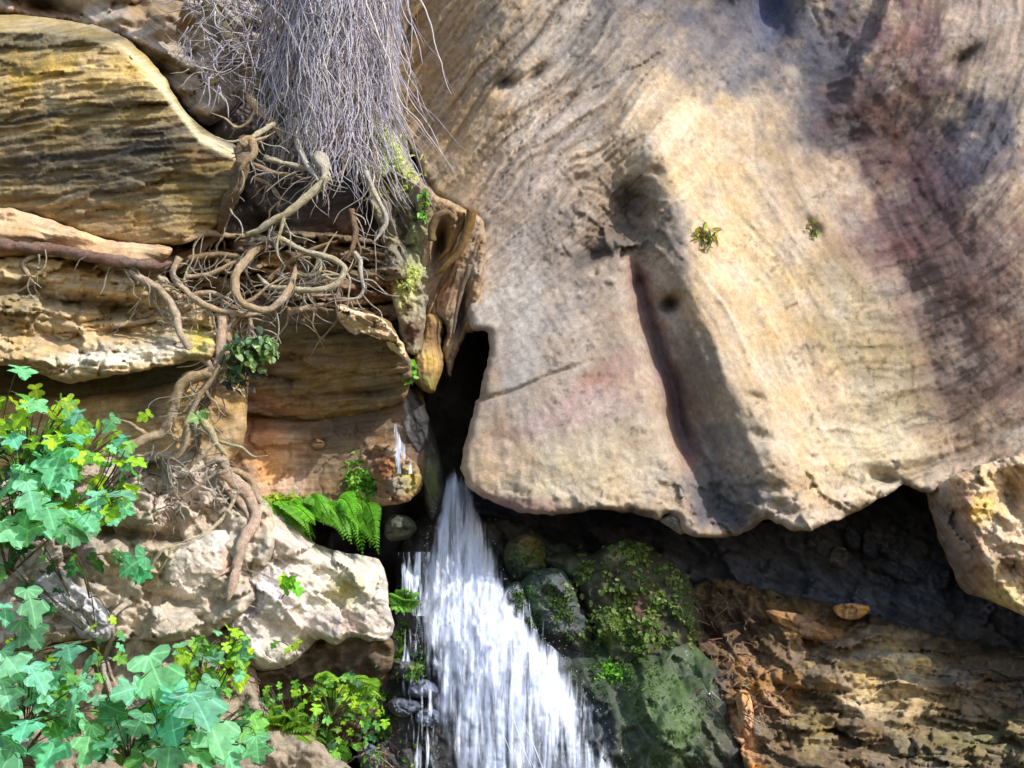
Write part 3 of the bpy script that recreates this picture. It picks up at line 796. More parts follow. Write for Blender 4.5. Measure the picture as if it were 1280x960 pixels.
rock('outcrop', [(-60, 500), (100, 496), (220, 478), (300, 458), (310, 500), (300, 560), (250, 590), (120, 590), (-60, 600)], lambda x, y: 9.4 + .1 * fbm(x / 40, y / 30, 4, 3) - .002 * (y - 500), lambda x, y: paint(x, y, lin(166, 138, 96), [(190, 500, 40, 30, -30, lin(104, 98, 92), .7), (230, 500, 26, 20, 0, lin(186, 150, 74), .7), (150, 540, 60, 24, 0, lin(186, 154, 106), .7)], 19),
     sp=5, edge=(14, .2), thick=1.0, strata=(-8, 12, .06), seed=151, label='low tan rock face behind the leafy shrub, left of the root bundle', cat='rock')

# --- behind the roots
rock('shaded_wall', [(240, 120), (330, 60), (340, -220), (500, -220), (500, 90), (520, 240), (530, 330), (420, 330), (240, 330)], lambda x, y: 10.55 + .2 * fbm(x / 40, y / 40, 5, 4) - .001 * (y - 100), lambda x, y: paint(x, y, lin(104, 96, 92), [(410, 60, 100, 150, 0, lin(150, 146, 156), .9), (420, 300, 60, 40, 0, lin(134, 96, 74), .8), (330, 270, 60, 30, 0, lin(78, 76, 78), .6)], 20),  # lavender patch painted lighter to lift the shade between the roots
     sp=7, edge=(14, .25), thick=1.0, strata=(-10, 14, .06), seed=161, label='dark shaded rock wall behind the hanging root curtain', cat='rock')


def lay_D(x, y):
    yy = y + .06 * x + 5 * fbm(x / 40, y / 40, 2, 3)
    yy = yy + 9 * fbm(x / 90, y / 60, 12, 3); v = np.floor(yy / 24); f = yy / 24 - v
    r = _h(v.astype(int), (x / 70 + v * .37).astype(int), 5)
    return 9.85 - .2 * r - .05 * f + .3 * ss(.8, 1, f) * ss(-.4, .3, fbm(x / 50, y / 20, 9, 2)) + .0012 * (y - 300) + .14 * fbm(x / 34, y / 20, 7, 4)


rock('layered_ledge', [(196, 318), (240, 296), (320, 288), (420, 292), (478, 306), (505, 340), (515, 392), (490, 404), (420, 394), (330, 392), (262, 394), (222, 366)], lay_D,
     lambda x, y: paint(x, y, lin(118, 100, 78), [(240, 330, 40, 20, 0, lin(182, 156, 112), .7), (440, 370, 60, 26, 10, lin(128, 92, 72), .7), (345, 330, 26, 18, 20, lin(176, 128, 72), .7), (300, 392, 120, 8, 2, lin(178, 156, 124), .7)], 21),
     sp=4, edge=(8, .15), thick=1.0, strata=(4, 5, .05), seed=171, rough=.03, facet=(16, .16, 5, 2.6), label='thin stacked rock layers behind the looping roots', cat='rock')
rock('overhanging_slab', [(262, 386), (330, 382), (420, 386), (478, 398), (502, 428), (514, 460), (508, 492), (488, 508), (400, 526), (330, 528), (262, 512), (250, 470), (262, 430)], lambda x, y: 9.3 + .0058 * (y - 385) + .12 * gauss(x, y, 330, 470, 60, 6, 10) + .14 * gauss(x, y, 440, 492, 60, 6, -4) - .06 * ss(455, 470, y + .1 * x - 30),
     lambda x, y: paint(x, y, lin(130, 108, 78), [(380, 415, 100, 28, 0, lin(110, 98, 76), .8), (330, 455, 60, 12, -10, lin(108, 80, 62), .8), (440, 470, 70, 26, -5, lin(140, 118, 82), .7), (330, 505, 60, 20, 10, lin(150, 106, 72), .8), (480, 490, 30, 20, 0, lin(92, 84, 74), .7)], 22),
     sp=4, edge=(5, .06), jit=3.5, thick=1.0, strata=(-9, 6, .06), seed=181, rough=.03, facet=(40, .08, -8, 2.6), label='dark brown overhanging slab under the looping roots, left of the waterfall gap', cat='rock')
rock('rim_slab', [(418, 384), (450, 388), (478, 400), (500, 424), (508, 448), (496, 444), (482, 428), (462, 420), (440, 416), (424, 404)], lambda x, y: 9.12 + .004 * (y - 410) + .06 * np.sin(y / 4), lambda x, y: paint(x, y, lin(204, 178, 138), [(470, 410, 30, 5, 35, lin(130, 96, 70), .6)], 23), sp=3, edge=(4, .06), jit=4, thick=.4, facet=(16, .12, 30, 2.0), strata=(20, 6, .05), seed=191,
     label='thin pale broken slab along the top right rim of the overhanging slab', cat='rock')
rock('recess_face', [(256, 500), (330, 516), (400, 512), (500, 488), (528, 486), (532, 600), (480, 634), (390, 632), (326, 626), (286, 590)], lambda x, y: 10.15 - .002 * (y - 500) - .25 * ss(395, 380, x + 8 * fbm(y / 14, x / 40, 3, 3)) * ss(520, 545, y) - .15 * ss(320, 290, x - (y - 540) * .3),
     lambda x, y: paint(x, y, lin(118, 94, 70), [(345, 585, 50, 60, 0, lin(188, 146, 108), .95), (310, 540, 50, 26, 20, lin(168, 118, 86), .8), (440, 530, 60, 26, -15, lin(76, 68, 60), .8), (420, 600, 40, 40, 0, lin(124, 104, 76), .7), (300, 580, 20, 40, -15, lin(156, 122, 90), .8)], 24),  # painted light on the left panel, painted shade at upper right
     sp=4.5, edge=(10, .15), thick=.8, strata=(-10, 10, .03), seed=201, rough=.03, facet=(50, .06, -10, 1.5), label='reddish brown recessed rock face with a paler flat panel, below the dark slab', cat='rock')
block('stone', [(384, 554), (394, 548), (405, 552), (402, 560), (390, 562)], 9.86, lin(176, 146, 122), 'tiny pale stone stuck on the recessed brown face', None, 203, sp=2.5, thick=.2)
rock('wedge_rock', [(448, 572), (462, 558), (488, 554), (504, 566), (522, 582), (528, 600), (520, 620), (490, 632), (462, 628), (440, 630), (436, 600)], lambda x, y: 9.75 - .001 * (y - 560) + .006 * np.clip(492 - x, 0, 40) + .005 * np.clip(x - 500, 0, 40), lambda x, y: paint(x, y, lin(150, 116, 84), [(478, 584, 20, 24, 0, lin(134, 84, 54), .8), (510, 600, 20, 24, 0, lin(176, 166, 92), .7), (490, 566, 20, 8, 20, lin(190, 170, 150), .8), (496, 606, 18, 14, 0, lin(120, 120, 118), .7)], 25),
     sp=3.5, edge=(5, .08), thick=.7, facet=(20, .14, 20, 1.2), strata=(20, 8, .03), seed=211, label='brown wedge shaped rock jutting out left of the waterfall top', cat='rock', rough=.05)
rock('lichen_slab', [(436, 142), (478, 146), (506, 190), (530, 236), (538, 300), (536, 370), (528, 432), (508, 440), (496, 400), (486, 350), (476, 300), (462, 250), (444, 200)], lambda x, y: 9.95 + .002 * (x - 480) - .0012 * (y - 200) + .12 * fbm(x / 24, y / 30, 5, 4),
     lambda x, y: paint(x, y, lin(150, 140, 112), [(480, 190, 40, 60, 30, lin(186, 192, 136), .9), (520, 300, 16, 80, 5, lin(150, 158, 110), .7), (500, 260, 24, 40, 10, lin(86, 84, 84), .8), (505, 360, 20, 40, 0, lin(190, 186, 112), .8), (515, 415, 20, 24, 0, lin(92, 62, 58), .8), (496, 320, 20, 24, 0, lin(112, 104, 96), .6)], 26),
     sp=4, edge=(10, .15), thick=.8, strata=(62, 9, .05), facet=(26, .14, 62, 1.6), jit=5, seed=221, rough=.05, label='narrow slab coated with pale green lichen, between the roots and the cliff', cat='rock')
rock('mossy_pillar', [(530, 392), (548, 388), (556, 402), (552, 430), (556, 450), (548, 476), (538, 492), (520, 480), (508, 462), (510, 446), (522, 430), (528, 412)], lambda x, y: 9.95 + .00035 * (x - 532) ** 2 * .6 - .001 * (y - 440), lambda x, y: paint(x, y, lin(150, 116, 62), [(532, 448, 22, 16, 0, lin(198, 164, 92), .9), (542, 418, 12, 20, 0, lin(112, 80, 46), .8), (536, 478, 16, 14, 0, lin(132, 128, 72), .8)], 27),
     sp=3, edge=(9, .2), thick=.5, strata=(80, 7, .02), seed=231, label='stubby ochre drip pillar of rock above the black gap', cat='rock', rough=.04)
rock('wet_spur', [(500, 484), (520, 486), (536, 524), (548, 560), (556, 596), (552, 640), (536, 650), (526, 606), (516, 570), (502, 540)], lambda x, y: 10.05 + .001 * (x - 520), lambda x, y: paint(x, y, lin(50, 47, 46), [(540, 600, 12, 40, 0, lin(96, 104, 62), .8), (505, 520, 8, 30, 0, lin(150, 146, 142), .7)], 28), mat=M_WET,
     sp=3.5, edge=(9, .15), thick=.9, strata=(65, 7, .03), seed=241, label='dark wet spur of rock running down beside the head of the waterfall', cat='rock')

rock('gully_rock', [(520, 232), (548, 246), (580, 260), (606, 280), (606, 330), (598, 380), (594, 412), (582, 420), (572, 440), (562, 470), (554, 440), (556, 410), (545, 395), (528, 392), (524, 330)], lambda x, y: 9.95 + .0015 * (y - 330) + .3 * gauss(x, y, 551, 305, 9, 34, 8) + .25 * gauss(x, y, 577, 385, 6, 40, 8) - .1 * gauss(x, y, 570, 310, 12, 40, 30),
     lambda x, y: paint(x, y, lin(150, 124, 94), [(570, 290, 20, 40, 25, lin(176, 140, 80), .8), (551, 305, 9, 30, 8, lin(70, 52, 44), .8), (556, 362, 18, 20, 0, lin(130, 90, 66), .8), (590, 330, 14, 50, 10, lin(164, 150, 138), .7), (577, 395, 8, 40, 8, lin(84, 76, 74), .8)], 36), sp=3, edge=(7, .15), thick=.6, strata=(112, 6, .06), jit=3, seed=361, rough=.06,
     label='weathered brown rock strip wedged between the lichen slab and the cliff', cat='rock')

# --- lower left bank
rock('clay_bank', [(20, 560), (130, 566), (230, 564), (276, 582), (312, 606), (340, 640), (340, 700), (300, 770), (230, 800), (100, 800), (-100, 800), (-100, 580)], lambda x, y: 9.15 - .0034 * (y - 570) + .22 * fbm(x / 44, y / 36, 6, 4) + .25 * gauss(x, y, 170, 668, 90, 9, 6) - .2 * gauss(x, y, 225, 620, 60, 40),
     lambda x, y: paint(x, y, lin(194, 178, 156), [(225, 620, 60, 40, 0, lin(200, 180, 164), .8), (90, 700, 60, 60, 0, lin(160, 150, 140), .7), (170, 670, 90, 10, 6, lin(120, 94, 72), .7), (60, 610, 60, 60, 0, lin(122, 108, 80), .7), (180, 710, 60, 20, 0, lin(176, 160, 124), .7)], 29), mat=M_SOIL,
     sp=4.5, edge=(14, .25), jit=3, thick=1.0, seed=251, rough=.06, facet=(34, .16, 20, 1.3), vary=.24, label='crumbly pinkish clay bank under the root bundle', cat='earth bank')
rock('rounded_boulder', [(196, 700), (220, 684), (262, 664), (288, 668), (296, 700), (290, 734), (268, 752), (236, 754), (206, 740)], lambda x, y: 8.55 + .00002 * ((x - 240) ** 2 + (y - 715) ** 2), lambda x, y: paint(x, y, lin(206, 190, 176), [(284, 720, 14, 40, 8, lin(176, 122, 72), .8)], 30), sp=3.5, edge=(16, .22), thick=.7, seed=261, rough=.04, facet=(40, .05),
     label='smooth pinkish boulder with a rusty right edge, left of the trailing root', cat='boulder')


def big_D(x, y):
    e = np.interp(x, [270, 330, 400, 440, 490], [640, 652, 690, 706, 708])
    d = 8.75 - .0012 * (y - 680) + .5 * ss(16, -20, y - e) + .1 * fbm(x / 40, y / 30, 5, 4)
    return d + .18 * ss(455, 492, x) + .12 * gauss(x, y, 385, 810, 10, 30)


rock('pale_boulder', [(284, 700), (296, 668), (312, 640), (334, 628), (356, 638), (372, 658), (392, 678), (430, 690), (470, 698), (482, 716), (486, 752), (492, 782), (484, 800), (462, 802), (442, 796), (420, 806), (398, 800), (372, 824), (340, 838), (306, 830), (286, 790), (278, 740)], big_D,
     lambda x, y: paint(x, y, lin(192, 182, 168), [(430, 716, 60, 18, 5, lin(212, 198, 172), .8), (440, 740, 40, 26, 0, lin(184, 172, 120), .6), (430, 735, 16, 16, 0, lin(150, 144, 60), .6), (340, 690, 60, 60, 0, lin(204, 180, 160), .6), (400, 780, 90, 20, 0, lin(186, 160, 150), .6), (330, 740, 40, 50, 30, lin(192, 184, 186), .7)], 31),
     sp=4.5, edge=(18, .3), jit=2.4, thick=1.2, seed=271, rough=.04, facet=(46, .15, 30, 1.4), strata=(35, 14, .03), vary=.2, label='large pale pinkish white boulder beside the left edge of the waterfall', cat='boulder')
rock('undercut_rock', [(300, 820), (340, 830), (400, 796), (486, 794), (486, 850), (470, 900), (420, 930), (330, 930), (290, 880)], lambda x, y: 9.05 + .003 * (y - 820) + .12 * fbm(x / 30, y / 24, 5, 3), lambda x, y: paint(x, y, lin(112, 92, 72), [(340, 870, 30, 30, 0, lin(134, 112, 90), .7), (450, 830, 40, 30, 0, lin(70, 60, 54), .8)], 32),
     sp=5, edge=(12, .2), thick=1.0, seed=281, rough=.05, facet=(40, .2, -12, 1.6), strata=(-12, 16, .06), label='dark brown hollow rock underneath the pale boulder', cat='rock')
block('grey_stone', [(46, 722), (74, 712), (96, 730), (124, 752), (142, 776), (136, 800), (104, 798), (84, 776), (52, 760)], 8.3, lin(176, 172, 176), 'bluish white weathered stone among the fig leaves at the left', None, 291, sp=3.5, edge=(12, .2), rough=.08, thick=.5, strata=(40, 9, .05))
rock('ground', [(-420, 770), (-100, 770), (60, 776), (140, 790), (240, 776), (310, 800), (330, 880), (390, 920), (440, 960), (470, 1000), (500, 1300), (-420, 1300)], lambda x, y: 8.75 - .0042 * (y - 780) + .2 * fbm(x / 44, y / 36, 6, 4) - .12 * gauss(x, y, 190, 810, 60, 26), lambda x, y: paint(x, y, lin(158, 142, 122), [(190, 810, 70, 26, 0, lin(182, 158, 128), .8), (90, 850, 70, 20, 0, lin(128, 100, 70), .7), (460, 920, 30, 30, 0, lin(130, 84, 72), .7), (150, 900, 60, 30, 0, lin(92, 70, 54), .7)], 33), mat=M_SOIL,
     sp=6, edge=(14, .2), thick=.8, seed=301, cap=False, kind='structure', rough=.12, vary=.25)

# --- right of the water: wet mossy rocks
rock('wet_slope', [(470, 1250), (476, 860), (492, 760), (500, 690), (540, 640), (640, 650), (690, 672), (760, 700), (840, 780), (900, 840), (930, 920), (960, 1250)], lambda x, y: 10.45 - 1.55 * ss(640, 1000, y) + .18 * fbm(x / 50, y / 50, 5, 4) - .42 * gauss(x, y, 830, 890, 80, 80),
     lambda x, y: paint(x, y, lin(58, 58, 56), [(830, 880, 90, 90, 20, lin(70, 92, 48), .95), (760, 830, 60, 50, 0, lin(62, 80, 40), .7), (700, 800, 60, 60, 0, lin(64, 74, 76), .7), (740, 910, 40, 60, 0, lin(58, 66, 74), .7), (500, 830, 30, 120, 0, lin(70, 70, 76), .7), (900, 930, 30, 60, 0, lin(72, 66, 50), .6)], 34, .6), mat=M_WET,
     sp=6, edge=(16, .2), thick=1.0, seed=311, cap=False, kind='structure', rough=.05, vary=.3, strata=(58, 11, .045), facet=(44, .10, 58, 2.0))
G_W = 'wet mossy rocks right of the waterfall'
block('mossy_rock', [(630, 690), (640, 674), (660, 667), (676, 676), (682, 696), (678, 722), (650, 726), (634, 714)], 9.95, lin(84, 88, 42), 'small rounded mossy rock with a brown top, highest beside the falling water', G_W, 321, mat=M_WET, bulge=.12, edge=(16, .2), spots=[(658, 674, 20, 12, 0, lin(126, 96, 50), .9), (650, 712, 30, 14, 0, lin(48, 66, 66), .7)], rough=.05)
block('mossy_rock', [(648, 742), (660, 718), (686, 710), (706, 716), (724, 752), (740, 792), (728, 820), (694, 808), (668, 786)], 9.65, lin(72, 78, 80), 'smooth bluish grey wet rock with a green left flank', G_W, 322, mat=M_WET, bulge=.15, edge=(22, .25), spots=[(660, 750, 22, 40, -20, lin(62, 92, 48), .9), (720, 800, 26, 20, 0, lin(64, 64, 62), .7)], rough=.05)
block('mossy_rock', [(640, 728), (652, 730), (664, 760), (676, 790), (668, 806), (648, 790), (630, 760), (628, 740)], 9.6, lin(86, 92, 102), 'wet pale grey rock washed by the right edge of the water', G_W, 323, mat=M_WET, bulge=.1, edge=(12, .2), rough=.05)
rock('leafy_boulder', [(676, 700), (700, 690), (738, 694), (760, 680), (784, 672), (812, 684), (842, 706), (868, 738), (872, 790), (850, 826), (800, 836), (760, 826), (740, 790), (722, 740)], lambda x, y: 9.75 - .0022 * (y - 700) + .00002 * (x - 790) ** 2 + .14 * fbm(x / 26, y / 26, 4, 4),
     lambda x, y: paint(x, y, lin(70, 70, 56), [(784, 690, 26, 14, -10, lin(164, 154, 130), .9), (800, 760, 60, 60, 0, lin(72, 74, 40), .8), (798, 755, 22, 20, 0, lin(104, 74, 70), .8), (716, 720, 30, 26, 0, lin(92, 104, 78), .8), (760, 800, 40, 30, 0, lin(84, 98, 40), .8)], 35), sp=4, edge=(22, .35), thick=1.0, seed=331, rough=.09,
     vary=.22, label='boulder overgrown with small leafy plants, in front of the dark recess', cat='boulder')
block('rock_fin', [(824, 650), (838, 640), (848, 600), (858, 622), (868, 646), (872, 660), (860, 664), (850, 668), (838, 660)], 9.42, lin(132, 122, 114), 'small grey fin of rock under the groove of the cliff', None, 341, sp=3, thick=.5, strata=(70, 6, .04), spots=[(860, 664, 16, 14, 0, lin(170, 160, 156), .6)])
G_WL = 'small wet stones left of the waterfall'
for i, (a, b, r1, r2, lb) in enumerate([(506, 836, 18, 14, 'glistening dark stone at the left foot of the pale boulder'), (530, 862, 20, 12, 'wet bluish stone touching the left edge of the water'), (504, 884, 22, 13, 'flat dripping stone left of the water, lower down'), (536, 898, 16, 12, 'small wet stone close to the lower left of the fall'), (460, 948, 14, 20, 'slaty blue wet stone at the bottom edge left of the fall'), (500, 660, 22, 18, 'dark rounded stone in the shadow behind the fern')]):
    t = np.linspace(0, 2 * math.pi, 10)[:-1]
    block('stone', np.stack([a + r1 * np.cos(t) * rng.uniform(.8, 1.15, 9), b + r2 * np.sin(t) * rng.uniform(.8, 1.15, 9)], 1), (9.15 - (b - 840) * .004) if b > 700 else 9.9, [lin(84, 82, 86), lin(110, 116, 138), lin(84, 90, 104), lin(100, 108, 128), lin(96, 106, 140), lin(66, 72, 58)][i], lb, G_WL, 350 + i, mat=M_WET, sp=3, thick=.3, edge=(8, .14), rough=.06, bulge=.05)
# ------------------------------------------------------------------ ROOTS
PXM = 9.3 / F_PX      # metres per photo pixel at the rock face


def on_surface(pts, rad_px, lift=.35, d=None, sm=9, floor=None):
    pts = catmull(np.array([(p[0], p[1]) for p in pts], float), 4.0)
    n = len(pts)
    if d is None:
        dd = np.array([surf(a, b) for a, b in pts])
        dd = np.array([np.min(dd[max(0, i - 2):i + 3]) for i in range(n)])
        med = np.median(dd); dd = np.clip(dd, med - .5, med + .3)
        k = np.ones(sm) / sm
        dd = np.convolve(np.pad(dd, sm // 2, mode='edge'), k, 'valid')[:n] - lift * rad_px * PXM
    else:
        d = np.atleast_1d(np.asarray(d, float)); dd = np.interp(np.linspace(0, 1, n), np.linspace(0, 1, len(d)), d)
    return pts, dd


RC = lin(214, 184, 146); RG = lin(220, 204, 164); RD = lin(150, 120, 90); RP = lin(220, 188, 162); RW = lin(222, 210, 190)
rs = empty('tree_roots', P(270, 580, 9.0))
tag(rs, 'tangle of bare woody roots looping over the layered rocks on the left', 'tree roots')


def root(pts, r, c=RC, d=None, r2=None, seed=0, lift=.35, parent=None, name='root', lump=.2, wob=1.6):
    p, dd = on_surface(pts, r, lift, d)
    n = len(p); t = np.linspace(0, 1, n)
    rr = (r + ((r2 if r2 is not None else r * .62) - r) * t) * (1 + .22 * fbm(t * n / 9.0, t * 0 + seed * 3.3, seed, 3)) * PXM
    w = np.stack([fbm(t * n / 8, t * 0 + 1.3, seed + 3, 3), fbm(t * n / 8, t * 0 + 8.3, seed + 4, 3)], 1) * wob * min(1.5, r / 3)
    p = p + w
    r_tip = rr.copy(); r_tip[-6:] *= np.linspace(1, .35, 6)
    mb = MB(); tube(mb, P(p[:, 0], p[:, 1], dd), r_tip, c, 9, lump, seed)
    return mb.build(name, M_BARK, parent if parent is not None else rs)


ROOTS = [
    ([(408, 222), (388, 244), (356, 268), (325, 287), (306, 292)], 7, RG, [9.0, 8.95, 9.0], 5),
    ([(306, 178), (298, 225), (284, 256), (273, 288), (247, 311), (219, 325), (192, 334), (150, 330)], 11, lin(150, 124, 96), None, 8),
    ([(300, 182), (312, 176), (318, 190), (308, 204), (300, 215)], 8, RC, [9.05], 5),
    ([(340, 292), (375, 311), (419, 325), (431, 338), (419, 356), (394, 362), (362, 360), (337, 358), (322, 342)], 4.5, RG, [9.1, 9.0, 8.95, 9.1], 4),
    ([(332, 300), (306, 325), (294, 347), (297, 369), (312, 384), (334, 388), (353, 373), (366, 350), (371, 330)], 6.5, RC, [9.15, 8.9, 8.85, 8.9, 9.1], 5),
    ([(224, 322), (216, 344), (231, 362), (256, 381), (281, 389), (306, 394), (328, 392)], 5, RC, [9.0, 8.95, 8.9, 9.0], 4),
    ([(231, 347), (262, 342), (287, 331), (306, 320)], 4, RC, [9.1], 3),
    ([(335, 352), (356, 331), (381, 316), (414, 302)], 4, lin(176, 140, 96), [9.15, 9.1], 3),
    ([(368, 340), (387, 345), (400, 338), (401, 326)], 3.4, RG, [9.1], 2.6),
    ([(372, 343), (382, 352), (390, 362)], 3, RG, [9.12], 2.4),
    ([(385, 354), (405, 345), (424, 343)], 2.6, RG, [9.1], 2.2),
    ([(443, 314), (450, 325), (451, 342), (454, 360), (448, 372), (430, 374)], 3.6, RW, [9.2], 2.4),
    ([(440, 262), (444, 292), (437, 318), (430, 326)], 5, RD, [9.3, 9.2], 4),
    ([(456, 214), (468, 240), (483, 272), (476, 288), (466, 304)], 4.4, RW, [9.4, 9.35], 3.2),
    ([(160, 335), (180, 352), (202, 364), (219, 391), (223, 412), (237, 434), (259, 453), (268, 468)], 6, RC, [9.0, 8.9, 8.8, 8.85], 5),
    ([(278, 389), (276, 425), (272, 452), (268, 470)], 7.5, RP, [8.95, 8.85, 8.85], 6.5),
    ([(296, 394), (286, 412), (283, 437), (276, 462)], 5.5, RC, [9.0, 8.9], 5),
    ([(312, 385), (313, 405), (312, 428)], 3.6, RP, [8.98], 3),
    ([(268, 466), (238, 474), (223, 491), (216, 516), (203, 541), (187, 547), (150, 560), (116, 572)], 9.5, RC, [8.75, 8.8, 8.85, 8.8, 8.7], 6),
    ([(270, 466), (261, 495), (250, 520), (238, 548)], 7, RD, [8.8, 8.85], 4.5),
    ([(276, 458), (262, 480), (246, 500), (236, 524), (228, 552)], 5, RC, [8.72, 8.78], 3.5),
    ([(247, 517), (260, 534), (272, 556), (284, 570)], 6, RG, [8.7, 8.72], 4.5),
    ([(238, 530), (231, 556), (216, 572), (198, 566)], 5, RC, [8.72, 8.75], 3.5),
    ([(252, 540), (246, 566), (236, 590)], 3.4, RD, None, 2.2),
    ([(260, 582), (268, 574), (279, 575), (282, 587), (272, 592)], 7, RP, [8.72, 8.66], 6),
    ([(276, 588), (291, 603), (304, 613), (317, 637), (319, 652), (304, 675), (297, 702), (291, 731), (285, 752)], 10, RP, None, 6),
    ([(268, 590), (285, 612), (300, 628), (312, 650)], 6, RP, None, 4),
    ([(281, 585), (300, 591), (316, 603), (320, 618), (330, 634)], 5, RC, None, 4),
    ([(294, 622), (276, 650), (244, 675), (212, 684), (197, 694), (190, 706)], 3, RG, None, 2),
    ([(163, 753), (141, 769), (140, 794), (133, 816), (130, 838), (137, 860), (153, 882), (171, 896)], 4.2, RW, None, 2.6),
    ([(134, 822), (142, 850), (160, 876), (176, 890)], 2.2, RP, None, 1.4),
    ([(-60, 300), (0, 305), (60, 312), (120, 322), (180, 330), (214, 328)], 10, lin(160, 120, 100), None, 8),
    ([(150, 332), (180, 338), (200, 350), (190, 372)], 6, RC, None, 3),
    ([(60, 312), (30, 330), (40, 352), (18, 366)], 4, RC, None, 2.5),
    ([(140, 408), (172, 404), (205, 397), (222, 404)], 4, RC, None, 3),
    ([(228, 300), (262, 292), (298, 296), (322, 290)], 5, RC, None, 4),
    ([(236, 325), (270, 318), (300, 322), (296, 340)], 5, lin(170, 140, 104), [9.15], 4),
    ([(318, 290), (330, 300), (352, 296)], 5, RW, [9.05], 3),
    ([(310, 120), (326, 140), (344, 156), (352, 176)], 6.5, RC, [9.7, 9.6], 5),
    ([(342, 155), (325, 166), (306, 177)], 4.6, RG, [9.5, 9.2], 4),
    ([(352, 160), (354, 180), (351, 200)], 3.6, RW, [9.6], 2.2),
    ([(368, 135), (372, 178), (385, 207), (400, 228)], 5.2, RW, [9.6, 9.4, 9.1], 4),
    ([(264, 104), (286, 95), (312, 84)], 3.8, RG, [9.9], 3),
    ([(398, 196), (404, 208), (406, 222)], 12, RW, [9.25, 9.1], 9),
    ([(330, 196), (352, 204), (374, 208), (396, 214)], 5, RG, [9.4, 9.3], 4),
    ([(318, 206), (344, 216), (372, 218)], 4, RC, [9.5, 9.4], 3),
    ([(316, 222), (338, 232), (350, 248), (346, 262)], 3, RC, [9.5], 2),
    ([(360, 392), (400, 380), (440, 385), (470, 392)], 4, RC, None, 3),
    ([(230, 372), (262, 366), (292, 376)], 4, RC, [9.05], 3),
    ([(200, 346), (214, 356), (234, 352)], 4, RG, [9.0], 3),
    ([(324, 362), (346, 376), (384, 372), (420, 368)], 3, RC, None, 2.4),
]
for i, (pts, r, c, d, r2) in enumerate(ROOTS):
    root(pts, r * .82, c, d, r2 * .8, i + 1)
for i in range(46):        # thinner side roots forking off the main ones
    pts, r, c, d, r2 = ROOTS[(i * 7) % len(ROOTS)]
    cp = catmull(np.array(pts, float), 5.0); j = rng.integers(len(cp) // 4, len(cp) - 1); a, b = cp[j]
    if a < 20: continue
    tdir = cp[min(j + 1, len(cp) - 1)] - cp[j - 1]; an = math.atan2(tdir[1], tdir[0]) + rng.choice([-1, 1]) * rng.uniform(.4, 1.0)
    L_ = rng.uniform(24, 75); q = [(a, b)]
    for s_ in range(4):
        an += rng.normal(0, .45); q.append((q[-1][0] + L_ / 4 * math.cos(an), q[-1][1] + L_ / 4 * math.sin(an)))
    root(q, max(1.6, r * .38), c * rng.uniform(.85, 1.1), ([float(np.interp(j / len(cp), np.linspace(0, 1, len(d)), d))] if d is not None else None), .9, 200 + i)
hair = MB()
for i in range(420):       # fine rootlets clinging to the bundle
    k = rng.integers(0, len(ROOTS)); pts = catmull(np.array(ROOTS[k][0], float), 4.0); j = rng.integers(0, len(pts)); a, b = pts[j]
    dd = ROOTS[k][3]; dd = float(np.mean(dd)) if dd is not None else None
    L = rng.uniform(14, 70); q = [(a, b)]
    an = rng.uniform(.1, 1) * math.pi
    for s in range(4):
        an += rng.normal(0, .5); q.append((q[-1][0] + L / 4 * math.cos(an), q[-1][1] + L / 4 * abs(math.sin(an)) + .5))
    p = catmull(np.array(q), 5)
    d0 = dd if dd is not None else surf(a, b) - .05
    tube(hair, P(p[:, 0], p[:, 1], np.full(len(p), d0 + rng.uniform(-.05, .08))), np.linspace(1.0, .45, len(p)) * rng.uniform(.6, 1.4) * PXM, RW * rng.uniform(.6, 1.05), 4, .1, i)
tag(hair.build('rootlets', M_BARK, rs), kind='stuff')

# leaning grey trunk at the top and the curled wood by the cliff
t_ = empty('dead_trunk', P(262, 10, 10)); tag(t_, 'smooth olive grey dead trunk leaning behind the twigs, top left', 'dead trunk')
root([(236, -60), (262, 10), (296, 62), (334, 118), (356, 160)], 15, lin(140, 130, 104), [9.85, 9.72], 7, 71, parent=t_, name='trunk', lump=.06, wob=.5)
root([(252, -20), (290, 20), (306, 30), (330, 6)], 4, RG, [9.85, 9.7], 3, 72, parent=t_, name='branch')
t_ = empty('curled_wood', P(560, 300, 9.8)); tag(t_, 'curled ochre piece of weathered wood, hooked against the cliff above the black gap', 'driftwood')
root([(541, 302), (540, 284), (547, 270), (558, 266), (566, 275), (562, 290)], 5.5, lin(160, 126, 72), [9.8, 9.75, 9.8], 3, 73, parent=t_, name='hook', lump=.1)
root([(590, 262), (586, 288), (574, 312), (556, 332), (544, 344)], 7, lin(166, 130, 78), [9.72, 9.78, 9.85], 4, 74, parent=t_, name='stem', lump=.12)
root([(578, 266), (574, 290), (562, 310), (546, 326)], 5, lin(138, 100, 54), [9.75, 9.85], 3, 75, parent=t_, name='stem', lump=.12)
root([(572, 330), (560, 352), (548, 372), (546, 392)], 5, lin(120, 88, 62), [9.85, 9.95], 3, 76, parent=t_, name='stem', lump=.12)
root([(588, 330), (578, 360), (570, 390), (566, 420)], 3.5, lin(150, 132, 116), [9.85, 9.98], 2, 77, parent=t_, name='stem', lump=.2)

# hanging curtain of fine roots
rc = empty('root_curtain', P(400, 200, 9.6)); tag(rc, 'dense hanging curtain of fine grey roots at the top, left of the cliff', 'hanging roots')
bulk = MB(); CG = [lin(206, 200, 212), lin(188, 184, 206), lin(208, 198, 198), lin(168, 164, 186), lin(200, 192, 190), lin(164, 146, 130)]


def curtain_end(x):
    return 125 + 100 * ss(325, 420, x) + 45 * ss(430, 520, x)


